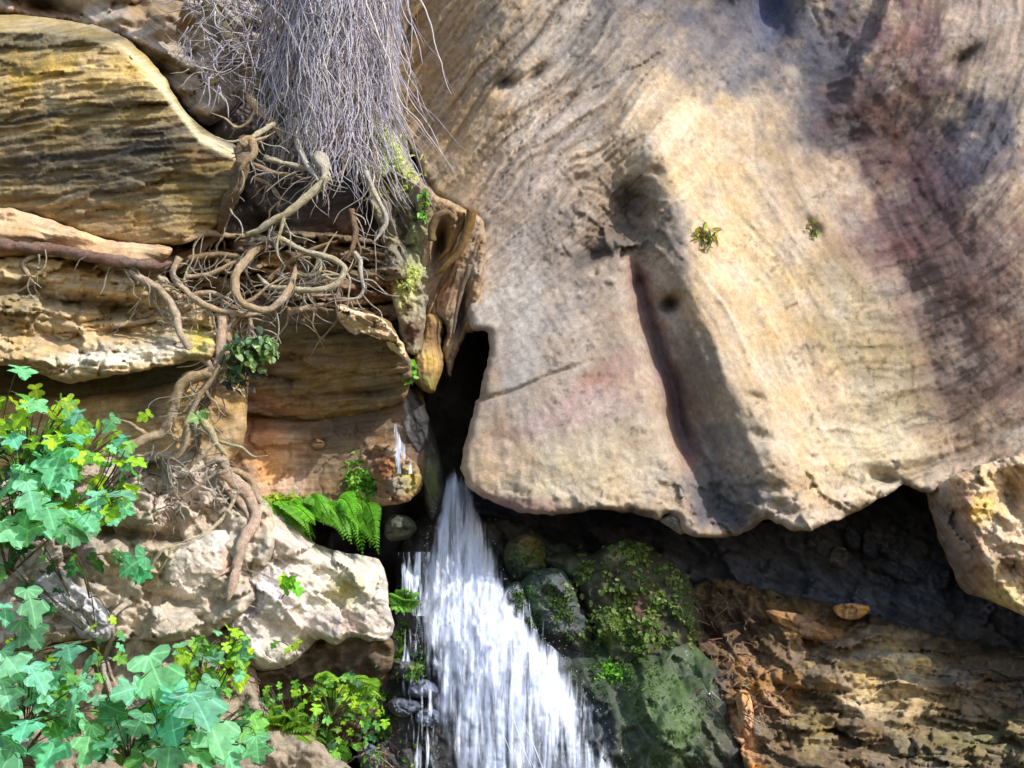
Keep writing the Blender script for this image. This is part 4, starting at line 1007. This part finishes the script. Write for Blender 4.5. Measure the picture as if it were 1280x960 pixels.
def strand(i, r, long=False):
    """one fine root: starts somewhere in the mat and hangs, drifting and kinking"""
    while True:
        x0 = rng.uniform(332, 488); y0 = rng.uniform(-150, -20) if long else rng.uniform(-110, 215)
        if y0 < curtain_end(x0) - 20 and x0 < 487 - 10 * (y0 > 60): break
    L = rng.uniform(150, 330) if long else rng.uniform(40, 190)
    L = min(L, (curtain_end(x0) + rng.normal(6, 34)) - y0); L = max(L, 25)
    k = int(L / 11) + 3; an = 1.57 + rng.normal(0, .22) - .16 * (x0 > 440) + .1 * (x0 < 360)
    q = [(x0, y0)]; drift = 0
    for s_ in range(k):
        drift = .7 * drift + rng.normal(0, .25); a_ = an + drift * (.5 if q[-1][0] > 478 else 1) + .25 * (q[-1][0] > 486 and q[-1][1] < 130) - .0016 * max(0, q[-1][1] - 90) * (1 if q[-1][0] > 425 else -.3)
        q.append((q[-1][0] + L / k * math.cos(a_), q[-1][1] + L / k * math.sin(a_)))
    p = catmull(np.array(q), 7); tt = np.linspace(0, 1, len(p))
    dd = 9.95 - .4 * np.exp(-((p[:, 0] - 410) / 60) ** 2) + rng.uniform(-.22, .28) - .15 * tt
    return P(p[:, 0], p[:, 1], dd), np.interp(tt, [0, .6, 1], [r, r * .8, r * .3]) * PXM


for i in range(64):
    V, rr = strand(i, rng.uniform(.8, 1.8), True); m1 = MB(); tube(m1, V, rr, CG[i % 5] * rng.uniform(.7, 1.05), 5, .3, i); m1.build('root_strand', M_FIBRE, rc)
for i in range(1050):
    V, rr = strand(i + 100, rng.uniform(.4, .95)); tube(bulk, V, rr, CG[i % 6] * rng.uniform(.7, 1.15), 4, .2, i)
tag(bulk.build('rootlets', M_FIBRE, rc), kind='stuff')
tw = MB()
for i in range(360):
    a = rng.uniform(225, 335); b = rng.uniform(-40, 120)
    if abs((a - 225) * .9 - b) > 75: continue
    an = rng.uniform(0, 6.28); L = rng.uniform(12, 46); q = [(a, b)]
    for s in range(3):
        an += rng.normal(0, .35); q.append((q[-1][0] + L / 3 * math.cos(an), q[-1][1] + L / 3 * math.sin(an)))
    p = catmull(np.array(q), 6)
    tube(tw, P(p[:, 0], p[:, 1], np.full(len(p), 9.65 + rng.uniform(-.1, .3))), np.linspace(1.0, .5, len(p)) * rng.uniform(.5, 1.3) * PXM, CG[i % 5] * rng.uniform(.6, 1.05), 4, .2, i)
tag(tw.build('dead_twigs', M_FIBRE), 'matted grey dead twigs above the striped boulder, left of the root curtain', 'twigs', kind='stuff')

# ------------------------------------------------------------------ WATER
WY = np.array([560, 588, 612, 640, 664, 690, 712, 740, 765, 795, 820, 850, 880, 910, 960, 1060.])
WL = np.array([556, 553, 549, 546, 540, 535, 531, 529, 527, 525, 527, 533, 537, 542, 551, 560.])
WR = np.array([574, 580, 590, 602, 611, 619, 625, 635, 652, 673, 698, 721, 738, 755, 786, 826.])


def water_d(x, y, u):
    d = np.interp(y, [560, 600, 650, 700, 760, 800, 900, 1060], [10.5, 10.25, 10.05, 9.85, 9.6, 9.3, 8.95, 8.5])
    return d - .16 * np.sin(np.pi * np.clip(u, 0, 1))


def sheet(name, mat, off, seed, lump, grow=0, nu=64, nv=230, y0=566, y1=1050, parent=None, WLx=None, WRx=None, dens=None, dfun=None):
    v = np.linspace(0, 1, nv); y = y0 + (y1 - y0) * v
    l = (np.interp(y, WY, WL) if WLx is None else np.interp(y, *WLx)) - grow; r = (np.interp(y, WY, WR) if WRx is None else np.interp(y, *WRx)) + grow
    wj = np.minimum(1, (r - l) / 40); l = l + 5 * wj * fbm(y / 22, y * 0, seed, 3); r = r + 7 * wj * fbm(y / 20, y * 0 + 5, seed, 3)
    u = np.linspace(0, 1, nu)
    X = l[:, None] + (r - l)[:, None] * u[None]; Y = np.tile(y[:, None], (1, nu)); Ug = np.tile(u[None], (nv, 1))
    d = (dfun or water_d)(X, Y, Ug) + off
    d = d - lump * fbm(X / 9, Y / 70, seed + 2, 4, .6) - lump * 1.2 * ss(.1, .7, fbm(X / 22, Y / 34, seed + 4, 3))
    V = P(X.ravel(), Y.ravel(), d.ravel())
    idx = np.arange(nv * nu).reshape(nv, nu)
    Fs = np.stack([idx[1:, :-1].ravel(), idx[1:, 1:].ravel(), idx[:-1, 1:].ravel(), idx[:-1, :-1].ravel()], 1)
    o = mesh_obj(name, V, Fs, mat, None, parent)
    me = o.data
    uvl = me.uv_layers.new(name='flow')
    UVp = np.stack([(X.ravel() - 560) * PXM, (Y.ravel() - 560) * PXM], 1)
    li = np.zeros(len(me.loops), int); me.loops.foreach_get('vertex_index', li)
    uvl.data.foreach_set('uv', UVp[li].ravel())
    a = me.attributes.new('dens', 'FLOAT', 'POINT')
    dn = dens(X, Y, Ug) if dens else 0 * X
    a.data.foreach_set('value', np.asarray(dn, float).ravel())
    return o


def dens_main(X, Y, U):
    e = np.minimum(U, 1 - U)
    return -.34 * ss(612, 576, Y + 14 * fbm(X / 5, Y / 40, 6, 2)) + .03 - .26 * ss(.17, 0, e) - .035 * ss(820, 920, Y) + .10 * np.exp(-((Y - 760) / 70) ** 2) - .05 * ss(840, 940, Y) * ss(.3, .8, U) - .05 * ss(700, 640, Y) * (np.abs(U - .6) > .35)


wf = empty('waterfall', P(650, 960, 8.9)); wf['kind'] = 'structure'
sheet('water_sheet', water_mat('white_water', .28, .72, 13, 1.5, 1), .06, 3, .035, 0, parent=wf, dens=dens_main)
sheet('water_sheet', water_mat('white_water_front', .40, .92, 22, 2.0, 2, (.72, .78, .93)), -.05, 9, .05, 4, parent=wf, dens=dens_main)
sheet('foam_sheet', water_mat('foam', .42, .95, 14, 5, 5, (.74, .79, .93), .7), -.14, 25, .09, 5, parent=wf, dens=lambda X, Y, U: dens_main(X, Y, U) + .05 - .25 * (1 - np.exp(-((Y - 775) / 75) ** 2)))
thin = water_mat('thin_water', .47, .72, 22, 2.4, 4, (.66, .74, .90))
sheet('side_sheet', thin, .02, 13, .03, 0, 30, 50, 690, 770, wf, ([690, 740, 770], [496, 500, 512]), ([690, 740, 770], [546, 540, 534]), lambda X, Y, U: -.15 * ss(.2, 0, np.minimum(U, 1 - U)) + .05, lambda X, Y, U: 9.75 - .003 * (Y - 690) + 0 * X)
sheet('side_sheet', thin, .02, 15, .04, 0, 30, 110, 780, 1050, wf, ([780, 850, 960], [500, 494, 500]), ([780, 850, 960], [530, 540, 560]), lambda X, Y, U: -.2 * ss(.2, 0, np.minimum(U, 1 - U)) - .04, lambda X, Y, U: 9.3 - .0035 * (Y - 780) + 0 * X)
sheet('side_sheet', thin, .02, 16, .04, 0, 34, 110, 730, 900, wf, ([730, 800, 900], [622, 655, 700]), ([730, 800, 900], [664, 706, 770]), lambda X, Y, U: -.16 * U - .03, lambda X, Y, U: np.interp(Y, [730, 800, 900], [9.5, 9.25, 8.85]) + .1 * U)
M_FROTH = froth_mat()
fr = MB()
for i in range(9):
    v0 = rng.uniform(0, 1) ** .8; y0 = 580 + 420 * v0; L = rng.uniform(18, 80) * (.5 + v0); u = rng.uniform(.25, .6)
    y = np.linspace(y0, y0 + L, 7); l = np.interp(y, WY, WL); r = np.interp(y, WY, WR)
    us = u + (u - .5) * .10 * np.linspace(0, 1, 7) * rng.uniform(0, 1.6)
    x = l + (r - l) * us + np.cumsum(rng.normal(0, .7, 7))
    d = water_d(x, y, us) - .10 - rng.uniform(0, .10) - .08 * np.sin(np.linspace(0, math.pi, 7)) * rng.uniform(0, 1)
    rad = np.sin(np.linspace(.25, math.pi - .1, 7)) * rng.uniform(.25, .6) * PXM
    tube(fr, P(x, y, d), rad, (1, 1, 1), 4, .3, i)
tag(fr.build('froth', M_FROTH, wf), kind='stuff')
sp_ = MB(); oct_v = np.array([(1, 0, 0), (-1, 0, 0), (0, 1, 0), (0, -1, 0), (0, 0, 1.5), (0, 0, -1.5)]); oct_f = [(0, 2, 4), (2, 1, 4), (1, 3, 4), (3, 0, 4), (2, 0, 5), (1, 2, 5), (3, 1, 5), (0, 3, 5)]
for i in range(420):
    y = rng.uniform(620, 960) if i % 3 else rng.normal(775, 40); side = rng.integers(0, 2)
    l, r = np.interp(y, WY, WL), np.interp(y, WY, WR)
    x = (l - abs(rng.normal(0, 6))) if side == 0 else (r + abs(rng.normal(0, 9)))
    if rng.random() < .35: x = rng.uniform(l, r)
    sp_.add(P(x, y, float(water_d(np.array(x), np.array(y), .5)) - rng.uniform(.05, .25)) + oct_v * rng.uniform(.15, .5) * PXM, oct_f, (1, 1, 1))
tag(sp_.build('spray', M_FROTH, wf), kind='stuff')
tr = empty('water_trickle', P(500, 570, 9.8)); tr['kind'] = 'structure'
sheet('trickle_sheet', thin, 0, 21, .015, 0, 12, 50, 512, 592, tr, ([512, 540, 560, 592], [490, 491, 492, 496]), ([512, 540, 560, 592], [493, 499, 508, 518]), lambda X, Y, U: .07 - .2 * ss(.25, 0, np.minimum(U, 1 - U)), lambda X, Y, U: np.interp(Y, [512, 560, 592], [10.0, 9.66, 9.6]) + 0 * X)

# ------------------------------------------------------------------ PLANTS
half = [(0, 0), (.10, -.07), (.28, -.10), (.42, -.03), (.47, .09), (.40, .19), (.24, .24), (.19, .30), (.34, .36), (.49, .46), (.56, .58), (.52, .69), (.40, .70), (.27, .61), (.19, .61), (.23, .73), (.25, .87), (.20, .99), (.10, 1.05), (0, 1.07)]
FIG = np.array(half)
LIN = np.array([(0, 0), (.14, .12), (.22, .32), (.2, .58), (.1, .85), (0, 1.0)])
OVAL = np.array([(0, 0), (.26, .12), (.36, .38), (.3, .7), (.14, .92), (0, 1.0)])


def leaf(mb, base, tip, nrm, size, c, shape=FIG, curl=.25, fold=.22):
    tip = np.asarray(tip, float); tip = tip / np.linalg.norm(tip)
    nrm = np.asarray(nrm, float); nrm = nrm - tip * (nrm @ tip); nrm /= np.linalg.norm(nrm) + 1e-9
    sd = np.cross(tip, nrm)
    R = shape * size; n = len(R)
    jit = 1 + rng.normal(0, .05, n)
    V = []; cs = []; lf = []
    mid = [(0, t) for t in np.linspace(0, R[-1, 1], 5)]
    for sgn in (1, -1):
        for (a, b), j in zip(R, jit):
            a = a * j * sgn; z = fold * abs(a) - curl * (b * b) / size - .25 * a * a / size + .03 * size * math.sin(b / size * 9 + sgn)
            V.append(base + sd * a + tip * b + nrm * z); lf.append((a / size, b / size + .02, 0))
            cs.append(c * (1 + .10 * math.sin(7 * b / size + 3 * a / size)))
    for (a, b) in mid:
        V.append(base + tip * b - nrm * curl * b * b / size); cs.append(c * 1.1); lf.append((0, b / size + .02, 0))
    Fs = []
    for k, sgn in enumerate((1, -1)):
        o = k * n
        for i in range(n - 1):
            m0 = 2 * n + int(round(np.clip((R[i, 1] + R[i + 1, 1]) / 2 / R[-1, 1], 0, 1) * 4))
            Fs.append([o + i, o + i + 1, m0] if sgn > 0 else [o + i + 1, o + i, m0])
        for q in range(4):
            j = int(np.argmin(np.abs(R[:, 1] - R[-1, 1] * (q + .5) / 4) - 0.3 * R[:, 0]))
            Fs.append([o + j, 2 * n + q, 2 * n + q + 1] if sgn < 0 else [o + j, 2 * n + q + 1, 2 * n + q])
    mb.add(np.array(V), Fs, np.array(cs), lf)


TEAL = lin(112, 182, 142); MIDG = lin(106, 160, 74); YEL = lin(150, 192, 50); DKG = lin(46, 94, 50)  # TEAL has the leaves' sky reflection painted into their green
TOCAM = np.array([0, -1, .15])


def rand_dir(base, amt):
    v = np.asarray(base, float) + rng.normal(0, amt, 3)
    return v / np.linalg.norm(v)


def leafy_plant(name, label, cat, base, leaves, group=None, shape=FIG, stem_c=lin(120, 110, 70), stem_r=1.8, stems=3, down=(0, -.2, -1)):
    """leaves: (px, py, size in photo px, distance, colour)"""
    bx, by, bd = base
    root_ = empty(name, P(bx, by, bd)); tag(root_, label, cat, group)
    mb = MB(); sm = MB(); b0 = P(bx, by, bd)
    ends = []
    for (x, y, s, d, c) in leaves:
        c_ = P(x, y, d); size = s * (.74 if shape is FIG else 1) * d / F_PX
        tip = rand_dir((np.sign(x - bx) * .55, -.35, -.55), .45); nr = rand_dir((.12, -.6, .8), .45)
        bpt = c_ - tip * size * .5
        leaf(mb, bpt, tip, nr, size, np.asarray(c) * rng.uniform(.6, 1.3) * np.array([rng.uniform(.85, 1.25), 1, rng.uniform(.8, 1.2)]), shape)
        ends.append(bpt)
    ends = np.array(ends)
    hubs = ends[rng.choice(len(ends), min(stems, len(ends)), replace=False)]
    for h in hubs:
        m_ = (b0 + h) / 2 + np.array([rng.normal(0, .04), -.05, .05]); tt = np.linspace(0, 1, 12)[:, None]
        c_ = (1 - tt) ** 2 * b0 + 2 * tt * (1 - tt) * m_ + tt ** 2 * h
        tube(sm, c_, np.linspace(stem_r, stem_r * .5, 12) * bd / F_PX, stem_c, 6, .1, 3)
    for e in ends:
        k = np.argmin(((hubs - e) ** 2).sum(1)); h = hubs[k]
        q = np.array([.6 * h + .4 * b0, (h + e) / 2 + np.array([0, .02, .03]), e]); tt = np.linspace(0, 1, 7)[:, None]
        c_ = (1 - tt) ** 2 * q[0] + 2 * tt * (1 - tt) * q[1] + tt ** 2 * q[2]
        tube(sm, c_, np.linspace(.8, .55, 7) * bd / F_PX, stem_c * .9, 4, 0, 1)
    mb.build('foliage', M_LEAF, root_, smooth=False); sm.build('stem', M_BARK, root_)
    return root_


def cloud(n, cx, cy, rx, ry, s0, s1, d0, d1, cols):
    r = []
    while len(r) < n:
        a, b = rng.uniform(-1, 1, 2)
        if a * a + b * b > 1: continue
        r.append((cx + a * rx, cy + b * ry, rng.uniform(s0, s1), rng.uniform(d0, d1), cols[rng.integers(0, len(cols))]))
    return r


L1 = [(x, y, s, 7.6 + .002 * (x % 37), TEAL) for x, y, s in [(28, 462, 42), (44, 506, 40), (70, 582, 66), (40, 622, 58), (14, 664, 54), (62, 640, 60), (102, 660, 50), (148, 616, 56), (8, 610, 50), (95, 520, 30), (16, 548, 40), (120, 625, 36)]]
L1 += cloud(90, 40, 560, 70, 80, 16, 34, 7.6, 8.3, [YEL, YEL, MIDG, TEAL]) + cloud(90, 112, 590, 62, 70, 16, 34, 7.9, 8.4, [YEL, MIDG, YEL, TEAL]) + cloud(12, 60, 640, 90, 50, 34, 60, 7.6, 8.0, [TEAL]) + cloud(60, 30, 610, 60, 90, 20, 40, 8.1, 8.5, [DKG, MIDG])
leafy_plant('fig_shrub', 'bushy fig shrub with teal and yellow green leaves, below the dark undercut slab', 'shrub', (10, 720, 8.3), L1, stems=7)
L2 = [(x, y, s, 7.1 + .006 * ((x * 7) % 41), TEAL) for x, y, s in [(42, 757, 62), (38, 792, 54), (86, 812, 50), (14, 828, 60), (48, 846, 54), (8, 868, 52), (52, 876, 44), (88, 884, 54), (30, 908, 58), (64, 934, 72), (112, 930, 66), (12, 946, 60), (150, 914, 50), (100, 866, 34), (8, 768, 36)]]
L2 += cloud(60, 45, 900, 95, 80, 22, 46, 7.3, 7.8, [MIDG, DKG, TEAL])
leafy_plant('fig_sapling', 'fig sapling with big teal lobed leaves in the bottom left corner', 'sapling', (0, 985, 7.4), L2, stems=5, stem_r=2.6)
L3 = [(x, y, s, 6.9 + .006 * ((x * 5) % 43), TEAL) for x, y, s in [(196, 848, 84), (222, 866, 60), (214, 902, 74), (250, 882, 84), (268, 914, 80), (212, 940, 70), (160, 862, 48), (146, 890, 62), (250, 944, 56), (288, 940, 66), (322, 938, 50), (172, 908, 50), (258, 820, 36), (110, 830, 36), (300, 905, 46)]]
L3 += cloud(44, 215, 910, 110, 54, 24, 50, 7.1, 7.6, [MIDG, DKG, TEAL])
leafy_plant('fig_sapling', 'fig sapling with the largest overlapping teal leaves, bottom centre left', 'sapling', (190, 990, 7.3), L3, stems=5, stem_r=2.4)
leafy_plant('seedling_patch', 'loose yellow green seedlings between the pale boulder and the large fig leaves', 'seedlings', (265, 880, 8.0), cloud(60, 268, 825, 46, 46, 16, 32, 7.9, 8.25, [YEL, MIDG, YEL, TEAL]), stems=8, stem_r=1)
leafy_plant('seedling_patch', 'dense low patch of small yellow green leaves at the bottom edge, left of the waterfall', 'seedlings', (400, 960, 8.4), cloud(120, 385, 900, 90, 52, 9, 20, 8.15, 8.6, [YEL, MIDG, lin(120, 170, 60), DKG]) + cloud(60, 440, 890, 44, 50, 8, 17, 8.3, 8.7, [YEL, MIDG, DKG]), stems=12, stem_r=.9)
leafy_plant('seedling_patch', 'sparse small leaves on the clay bank among the left fig leaves', 'seedlings', (120, 800, 8.3), cloud(26, 90, 810, 90, 50, 10, 22, 8.0, 8.3, [MIDG, DKG, YEL, TEAL]) + cloud(16, 50, 715, 60, 26, 10, 24, 8.0, 8.3, [MIDG, DKG]), stems=9, stem_r=.9)
leafy_plant('leaf_sprig', 'two teal leaves on a short sprig against the pinkish bank', 'sprig', (170, 730, 8.3), [(164, 706, 52, 8.15, TEAL), (178, 716, 34, 8.15, lin(52, 130, 76)), (122, 704, 36, 8.15, DKG), (146, 698, 28, 8.2, TEAL)], stems=2, stem_r=1)
leafy_plant('leaf_sprig', 'single bright green sprig growing on the pale boulder', 'sprig', (352, 748, 8.4), [(360, 730, 30, 8.32, lin(112, 196, 44)), (372, 736, 24, 8.32, lin(112, 196, 44)), (354, 726, 18, 8.35, YEL)], stems=1, stem_r=.8)
leafy_plant('leaf_sprig', 'tiny yellow green sprig on the lower lip of the pale boulder', 'sprig', (372, 820, 8.5), [(370, 806, 20, 8.42, YEL), (360, 812, 14, 8.42, YEL), (342, 806, 14, 8.42, MIDG)], stems=1, stem_r=.7)
leafy_plant('leaf_sprig', 'pale leaf sprig on the root bundle above the pinkish bank', 'sprig', (250, 530, 8.7), [(244, 522, 24, 8.55, lin(150, 190, 120)), (256, 518, 16, 8.55, lin(140, 190, 110)), (180, 520, 24, 8.6, YEL)], stems=1, stem_r=.7)
iv = cloud(50, 320, 438, 26, 18, 8, 15, 8.6, 8.8, [lin(150, 176, 130), lin(110, 144, 96)]) + cloud(36, 296, 452, 20, 28, 8, 14, 8.65, 8.85, [lin(110, 144, 96), lin(80, 110, 76)]) + cloud(20, 336, 440, 12, 12, 8, 13, 8.65, 8.8, [lin(150, 176, 130)]) + cloud(26, 312, 445, 34, 36, 9, 14, 8.6, 8.9, [lin(96, 130, 84), lin(70, 104, 66), lin(140, 164, 120), lin(50, 76, 56)])
iv += cloud(30, 300, 470, 22, 22, 8, 13, 8.7, 8.9, [lin(60, 66, 70), lin(70, 80, 60)])
leafy_plant('ivy_tuft', 'small tuft of grey green ivy hanging from the roots in front of the dark slab', 'ivy', (285, 450, 8.85), iv, shape=OVAL, stems=10, stem_r=.9)
tf = cloud(30, 513, 464, 9, 16, 8, 14, 9.7, 9.85, [lin(110, 180, 50), MIDG])
leafy_plant('weed_tuft', 'small bright green tuft beside the ochre drip pillar', 'weed', (515, 482, 9.9), tf, shape=OVAL, stems=4, stem_r=.7)
leafy_plant('weed_tuft', 'yellowish tuft on the sunlit nose of the cliff, left one of two', 'weed', (886, 306, surf(886, 306)), [(x, y, s, surf(x, y) - .05, c) for x, y, s, _, c in cloud(34, 884, 295, 16, 15, 6, 13, 0, 0, [lin(150, 160, 60), lin(120, 140, 50), lin(170, 160, 90)])], shape=LIN, stems=4, stem_r=.6)
leafy_plant('weed_tuft', 'sparse green tuft in a notch on the cliff, right one of two', 'weed', (1018, 296, surf(1018, 296)), [(x, y, s, surf(x, y) - .05, c) for x, y, s, _, c in cloud(14, 1017, 287, 9, 10, 5, 10, 0, 0, [lin(130, 150, 60), lin(100, 120, 50)])], shape=LIN, stems=3, stem_r=.6)
leafy_plant('weed_tuft', 'green tuft on the edge between lichen slab and cliff', 'weed', (532, 270, 9.6), cloud(30, 530, 258, 8, 22, 7, 13, 9.5, 9.65, [lin(130, 180, 80), MIDG]), shape=LIN, stems=4, stem_r=.6)


def fern(name, label, base, fronds, cat='fern', c=YEL, n=22, lw=.2, group=None):
    """fronds: (end px, end py, end distance, arch)"""
    bx, by, bd = base; b0 = P(bx, by, bd); r_ = empty(name, b0); tag(r_, label, cat, group)
    for (ex, ey, edp, arch, ox, oy) in fronds:
        f = MB(); s0 = P(bx + ox, by + oy, bd); e = P(ex, ey, edp); m_ = (s0 + e) / 2 + np.array([0, -.04, arch]); L = np.linalg.norm(e - s0)
        tt = np.linspace(0, 1, n + 2)[:, None]; cv = (1 - tt) ** 2 * s0 + 2 * tt * (1 - tt) * m_ + tt ** 2 * e
        tube(f, cv, np.linspace(1.0, .4, n + 2) * bd / F_PX, c * .6, 4, 0, 1)
        cc = c * rng.uniform(.55, 1.25)
        tg = np.gradient(cv, axis=0)
        nr = rand_dir((.1, -.6, .8), .4)
        for i in range(1, n + 2):
            t = tg[i] / np.linalg.norm(tg[i]); sd = np.cross(t, nr); sd /= np.linalg.norm(sd) + 1e-9
            sz = L * lw * math.sin(min(1, (i + 1.5) / (n * .45)) * math.pi / 2) * (1 - (i / (n + 1.6)) ** 2)
            for sg in (1, -1):
                leaf(f, cv[i], sd * sg + t * .55 + np.array([0, 0, -.25]), nr + rng.normal(0, .15, 3), max(sz, .012), cc * rng.uniform(.85, 1.15), LIN * [.95, 1], .2, .1)
        f.build('frond', M_LEAF, r_, smooth=False)
    return r_


FB = lin(98, 158, 40)
fr1 = [(375 + rng.uniform(-14, 14) + i * 8.2, 655 + rng.uniform(-18, 20) + 9 * math.sin(i * .8) + i * 1.5, 9.0 + rng.uniform(-.1, .25), rng.uniform(.08, .2), (i - 6) * 9 + rng.uniform(-16, 16), rng.uniform(-6, 12)) for i in np.linspace(0, 12, 30)]
fr1 += [(352 + rng.uniform(-10, 10) + i * 10, 645 + rng.uniform(-6, 10), 9.2, .08, (i - 5) * 10 - 10, 0) for i in np.linspace(0, 10, 18)]
fern('fern', 'bright green fern drooping in front of the dark hollow above the pale boulder', (400, 628, 9.55), fr1, c=FB)
fr2 = [(430 + 46 * math.cos(a), 872 + rng.uniform(14, 38) * math.sin(a), 8.45 + rng.uniform(-.15, .15), .1, rng.uniform(-14, 14), rng.uniform(-8, 8)) for a in np.linspace(0, 12.2, 30)]
fern('fern', 'yellow green fern clump under the pale boulder', (432, 872, 8.75), fr2, c=lin(122, 164, 46), n=15, lw=.3)
fr3 = [(350 + 46 * math.cos(a), 920 + rng.uniform(14, 40) * math.sin(a), 8.1 + rng.uniform(-.15, .15), .1, rng.uniform(-18, 18), rng.uniform(-14, 14)) for a in np.linspace(.2, 12.3, 32)]
fern('fern', 'low yellow green fern clump at the bottom edge, right of the large fig leaves', (352, 925, 8.4), fr3, c=lin(118, 158, 46), n=15, lw=.3)
fr4 = [(504 + 22 * math.cos(a), 752 + 16 * math.sin(a), 9.15, .06, rng.uniform(-6, 6), 0) for a in np.linspace(.1, 6.2, 14)]
fern('fern', 'small tuft of fern growing on the left edge of the falling water', (503, 758, 9.3), fr4, c=lin(112, 164, 66), n=12, lw=.36)
fr5 = [(405 + 34 * math.cos(a), 945 + 24 * math.sin(a), 8.2, .07, rng.uniform(-10, 10), 0) for a in np.linspace(.1, 6.2, 12)]
fern('fern', 'dark low fern at the bottom edge between the rusty roots and the fern clump', (405, 950, 8.45), fr5, c=lin(84, 128, 40), n=14, lw=.32)


def scatter(name, label, cat, n, spots, s0, s1, cols, shape=OVAL, up=.6, mat=None, kind='stuff', lift=.01):
    mb = MB(); k = 0; tries = 0
    while k < n and tries < n * 5:
        tries += 1
        cx, cy, rx, ry, an = spots[rng.integers(0, len(spots))]
        a, b = rng.normal(0, .5, 2); u = a * rx; v = b * ry; t = math.radians(an)
        x = cx + u * math.cos(t) - v * math.sin(t); y = cy + u * math.sin(t) + v * math.cos(t)
        if fbm(np.array(x / 17), np.array(y / 17), 77, 3) < -.12: continue
        d = surf(x, y, -1)
        if d < 0 or d > 11.2: continue
        leaf(mb, P(x, y, d - lift), rand_dir((0, -.5, -.4), .6), rand_dir((0, -.7, up), .4), rng.uniform(s0, s1) * d / F_PX, cols[rng.integers(0, len(cols))] * rng.uniform(.7, 1.25), shape, .2, .1); k += 1
    o = mb.build(name, mat or M_LEAF, None, smooth=False)
    return tag(o, label, cat, None, kind)


MG = [lin(88, 120, 40), lin(110, 140, 50), lin(70, 100, 40)]
scatter('creeping_plants', 'low leafy plants creeping all over the boulder right of the waterfall', 'ground plants', 1300, [(800, 690, 40, 14, 10), (790, 740, 60, 40, 0), (840, 730, 30, 50, 20), (800, 790, 60, 36, 0), (760, 780, 40, 46, 0), (730, 720, 24, 30, 0), (850, 780, 20, 36, 0)], 4, 8.5, [lin(84, 112, 44), lin(110, 134, 64), lin(66, 90, 42), lin(134, 150, 90)])
scatter('moss', 'bright green moss patch on the brown recessed face', 'moss', 420, [(448, 596, 18, 26, 10), (462, 612, 14, 14, 0)], 4, 9, [lin(96, 160, 44), lin(120, 176, 60), lin(74, 130, 40)], LIN, .3)
scatter('moss', 'mossy fringe along the foot of the recessed face, above the fern', 'moss', 300, [(380, 628, 60, 8, 3), (350, 626, 30, 8, 0)], 5, 10, [lin(130, 160, 40), lin(150, 170, 60)], LIN, .4)
scatter('moss', 'dark green moss over the wet slope right of the waterfall', 'moss', 2600, [(830, 890, 90, 70, 20), (760, 830, 40, 40, 0), (790, 840, 60, 20, 0), (700, 760, 14, 40, -20), (670, 700, 24, 24, 0), (655, 760, 16, 40, -20)], 2.5, 6, [lin(60, 86, 42), lin(70, 96, 44), lin(50, 76, 44), lin(80, 106, 44)], LIN, .3)
scatter('moss', 'lime green moss spot at the foot of the leafy boulder', 'moss', 120, [(762, 838, 16, 12, 0)], 5, 10, [lin(110, 170, 50)], LIN, .4)
scatter('moss', 'moss and weeds along the wet left bank of the fall', 'moss', 500, [(478, 900, 16, 50, 0), (500, 800, 10, 40, 0), (480, 940, 30, 20, 0), (520, 830, 14, 20, 0)], 5, 11, [lin(80, 120, 40), lin(60, 90, 44), lin(120, 160, 60)], LIN, .4)
scatter('moss', 'pale green lichen fuzz on the narrow slab beside the root curtain', 'lichen', 600, [(480, 185, 30, 40, 30), (505, 215, 26, 40, 30), (512, 350, 14, 30, 0), (470, 160, 24, 20, 0)], 4, 9, [lin(190, 200, 130), lin(176, 186, 140), lin(160, 176, 100)], LIN, .4, lift=.03)
lt = MB()
for i in range(330):       # dry twigs and litter
    cx, cy, rx, ry = [(885, 770, 26, 36), (915, 820, 30, 50), (460, 935, 26, 26), (940, 880, 50, 50), (290, 850, 40, 40), (200, 620, 60, 30)][rng.integers(0, 6)]
    x, y = cx + rng.normal(0, .6) * rx, cy + rng.normal(0, .6) * ry; d = surf(x, y, -1)
    if d < 0: continue
    an = rng.normal(.9, .8); L = rng.uniform(8, 26); tt = np.linspace(0, 1, 4)
    px = x + L * math.cos(an) * tt + rng.normal(0, 1, 4); py = y + L * math.sin(an) * tt + rng.normal(0, 1, 4)
    tube(lt, P(px, py, np.full(4, d - .04)), np.linspace(1.0, .5, 4) * rng.uniform(.6, 1.4) * PXM, [lin(170, 130, 110), lin(190, 176, 160), lin(130, 96, 70)][i % 3] * rng.uniform(.6, 1.1), 4, .1, i)
tag(lt.build('leaf_litter', M_BARK), 'dry twigs and litter scattered on the banks', 'litter', kind='stuff')
# ------------------------------------------------------------------ light
SUN = Vector((.62, -.50, .60)).normalized()
w = bpy.data.worlds.new('World'); scene.world = w; w.use_nodes = True
nt = w.node_tree; nt.nodes.clear()
sky = nt.nodes.new('ShaderNodeTexSky'); sky.sky_type = 'NISHITA'; sky.sun_disc = False
sky.sun_elevation = math.asin(SUN.z); sky.sun_rotation = math.atan2(SUN.x, SUN.y)
bg = nt.nodes.new('ShaderNodeBackground'); bg.inputs[1].default_value = .15
wo = nt.nodes.new('ShaderNodeOutputWorld')
nt.links.new(sky.outputs[0], bg.inputs[0]); nt.links.new(bg.outputs[0], wo.inputs[0])
sl = bpy.data.lights.new('sun', 'SUN'); sl.energy = 3.0; sl.angle = math.radians(.5); sl.color = (1, .96, .90)
so = bpy.data.objects.new('sun', sl); so.rotation_euler = SUN.to_track_quat('Z', 'Y').to_euler(); so.location = (3, -3, 8); col.objects.link(so)
scene.view_settings.view_transform = 'Standard'; scene.view_settings.look = 'None'; scene.view_settings.gamma = 1
scene.view_settings.exposure = .78
scene.cycles.max_bounces = 8; scene.cycles.transparent_max_bounces = 12
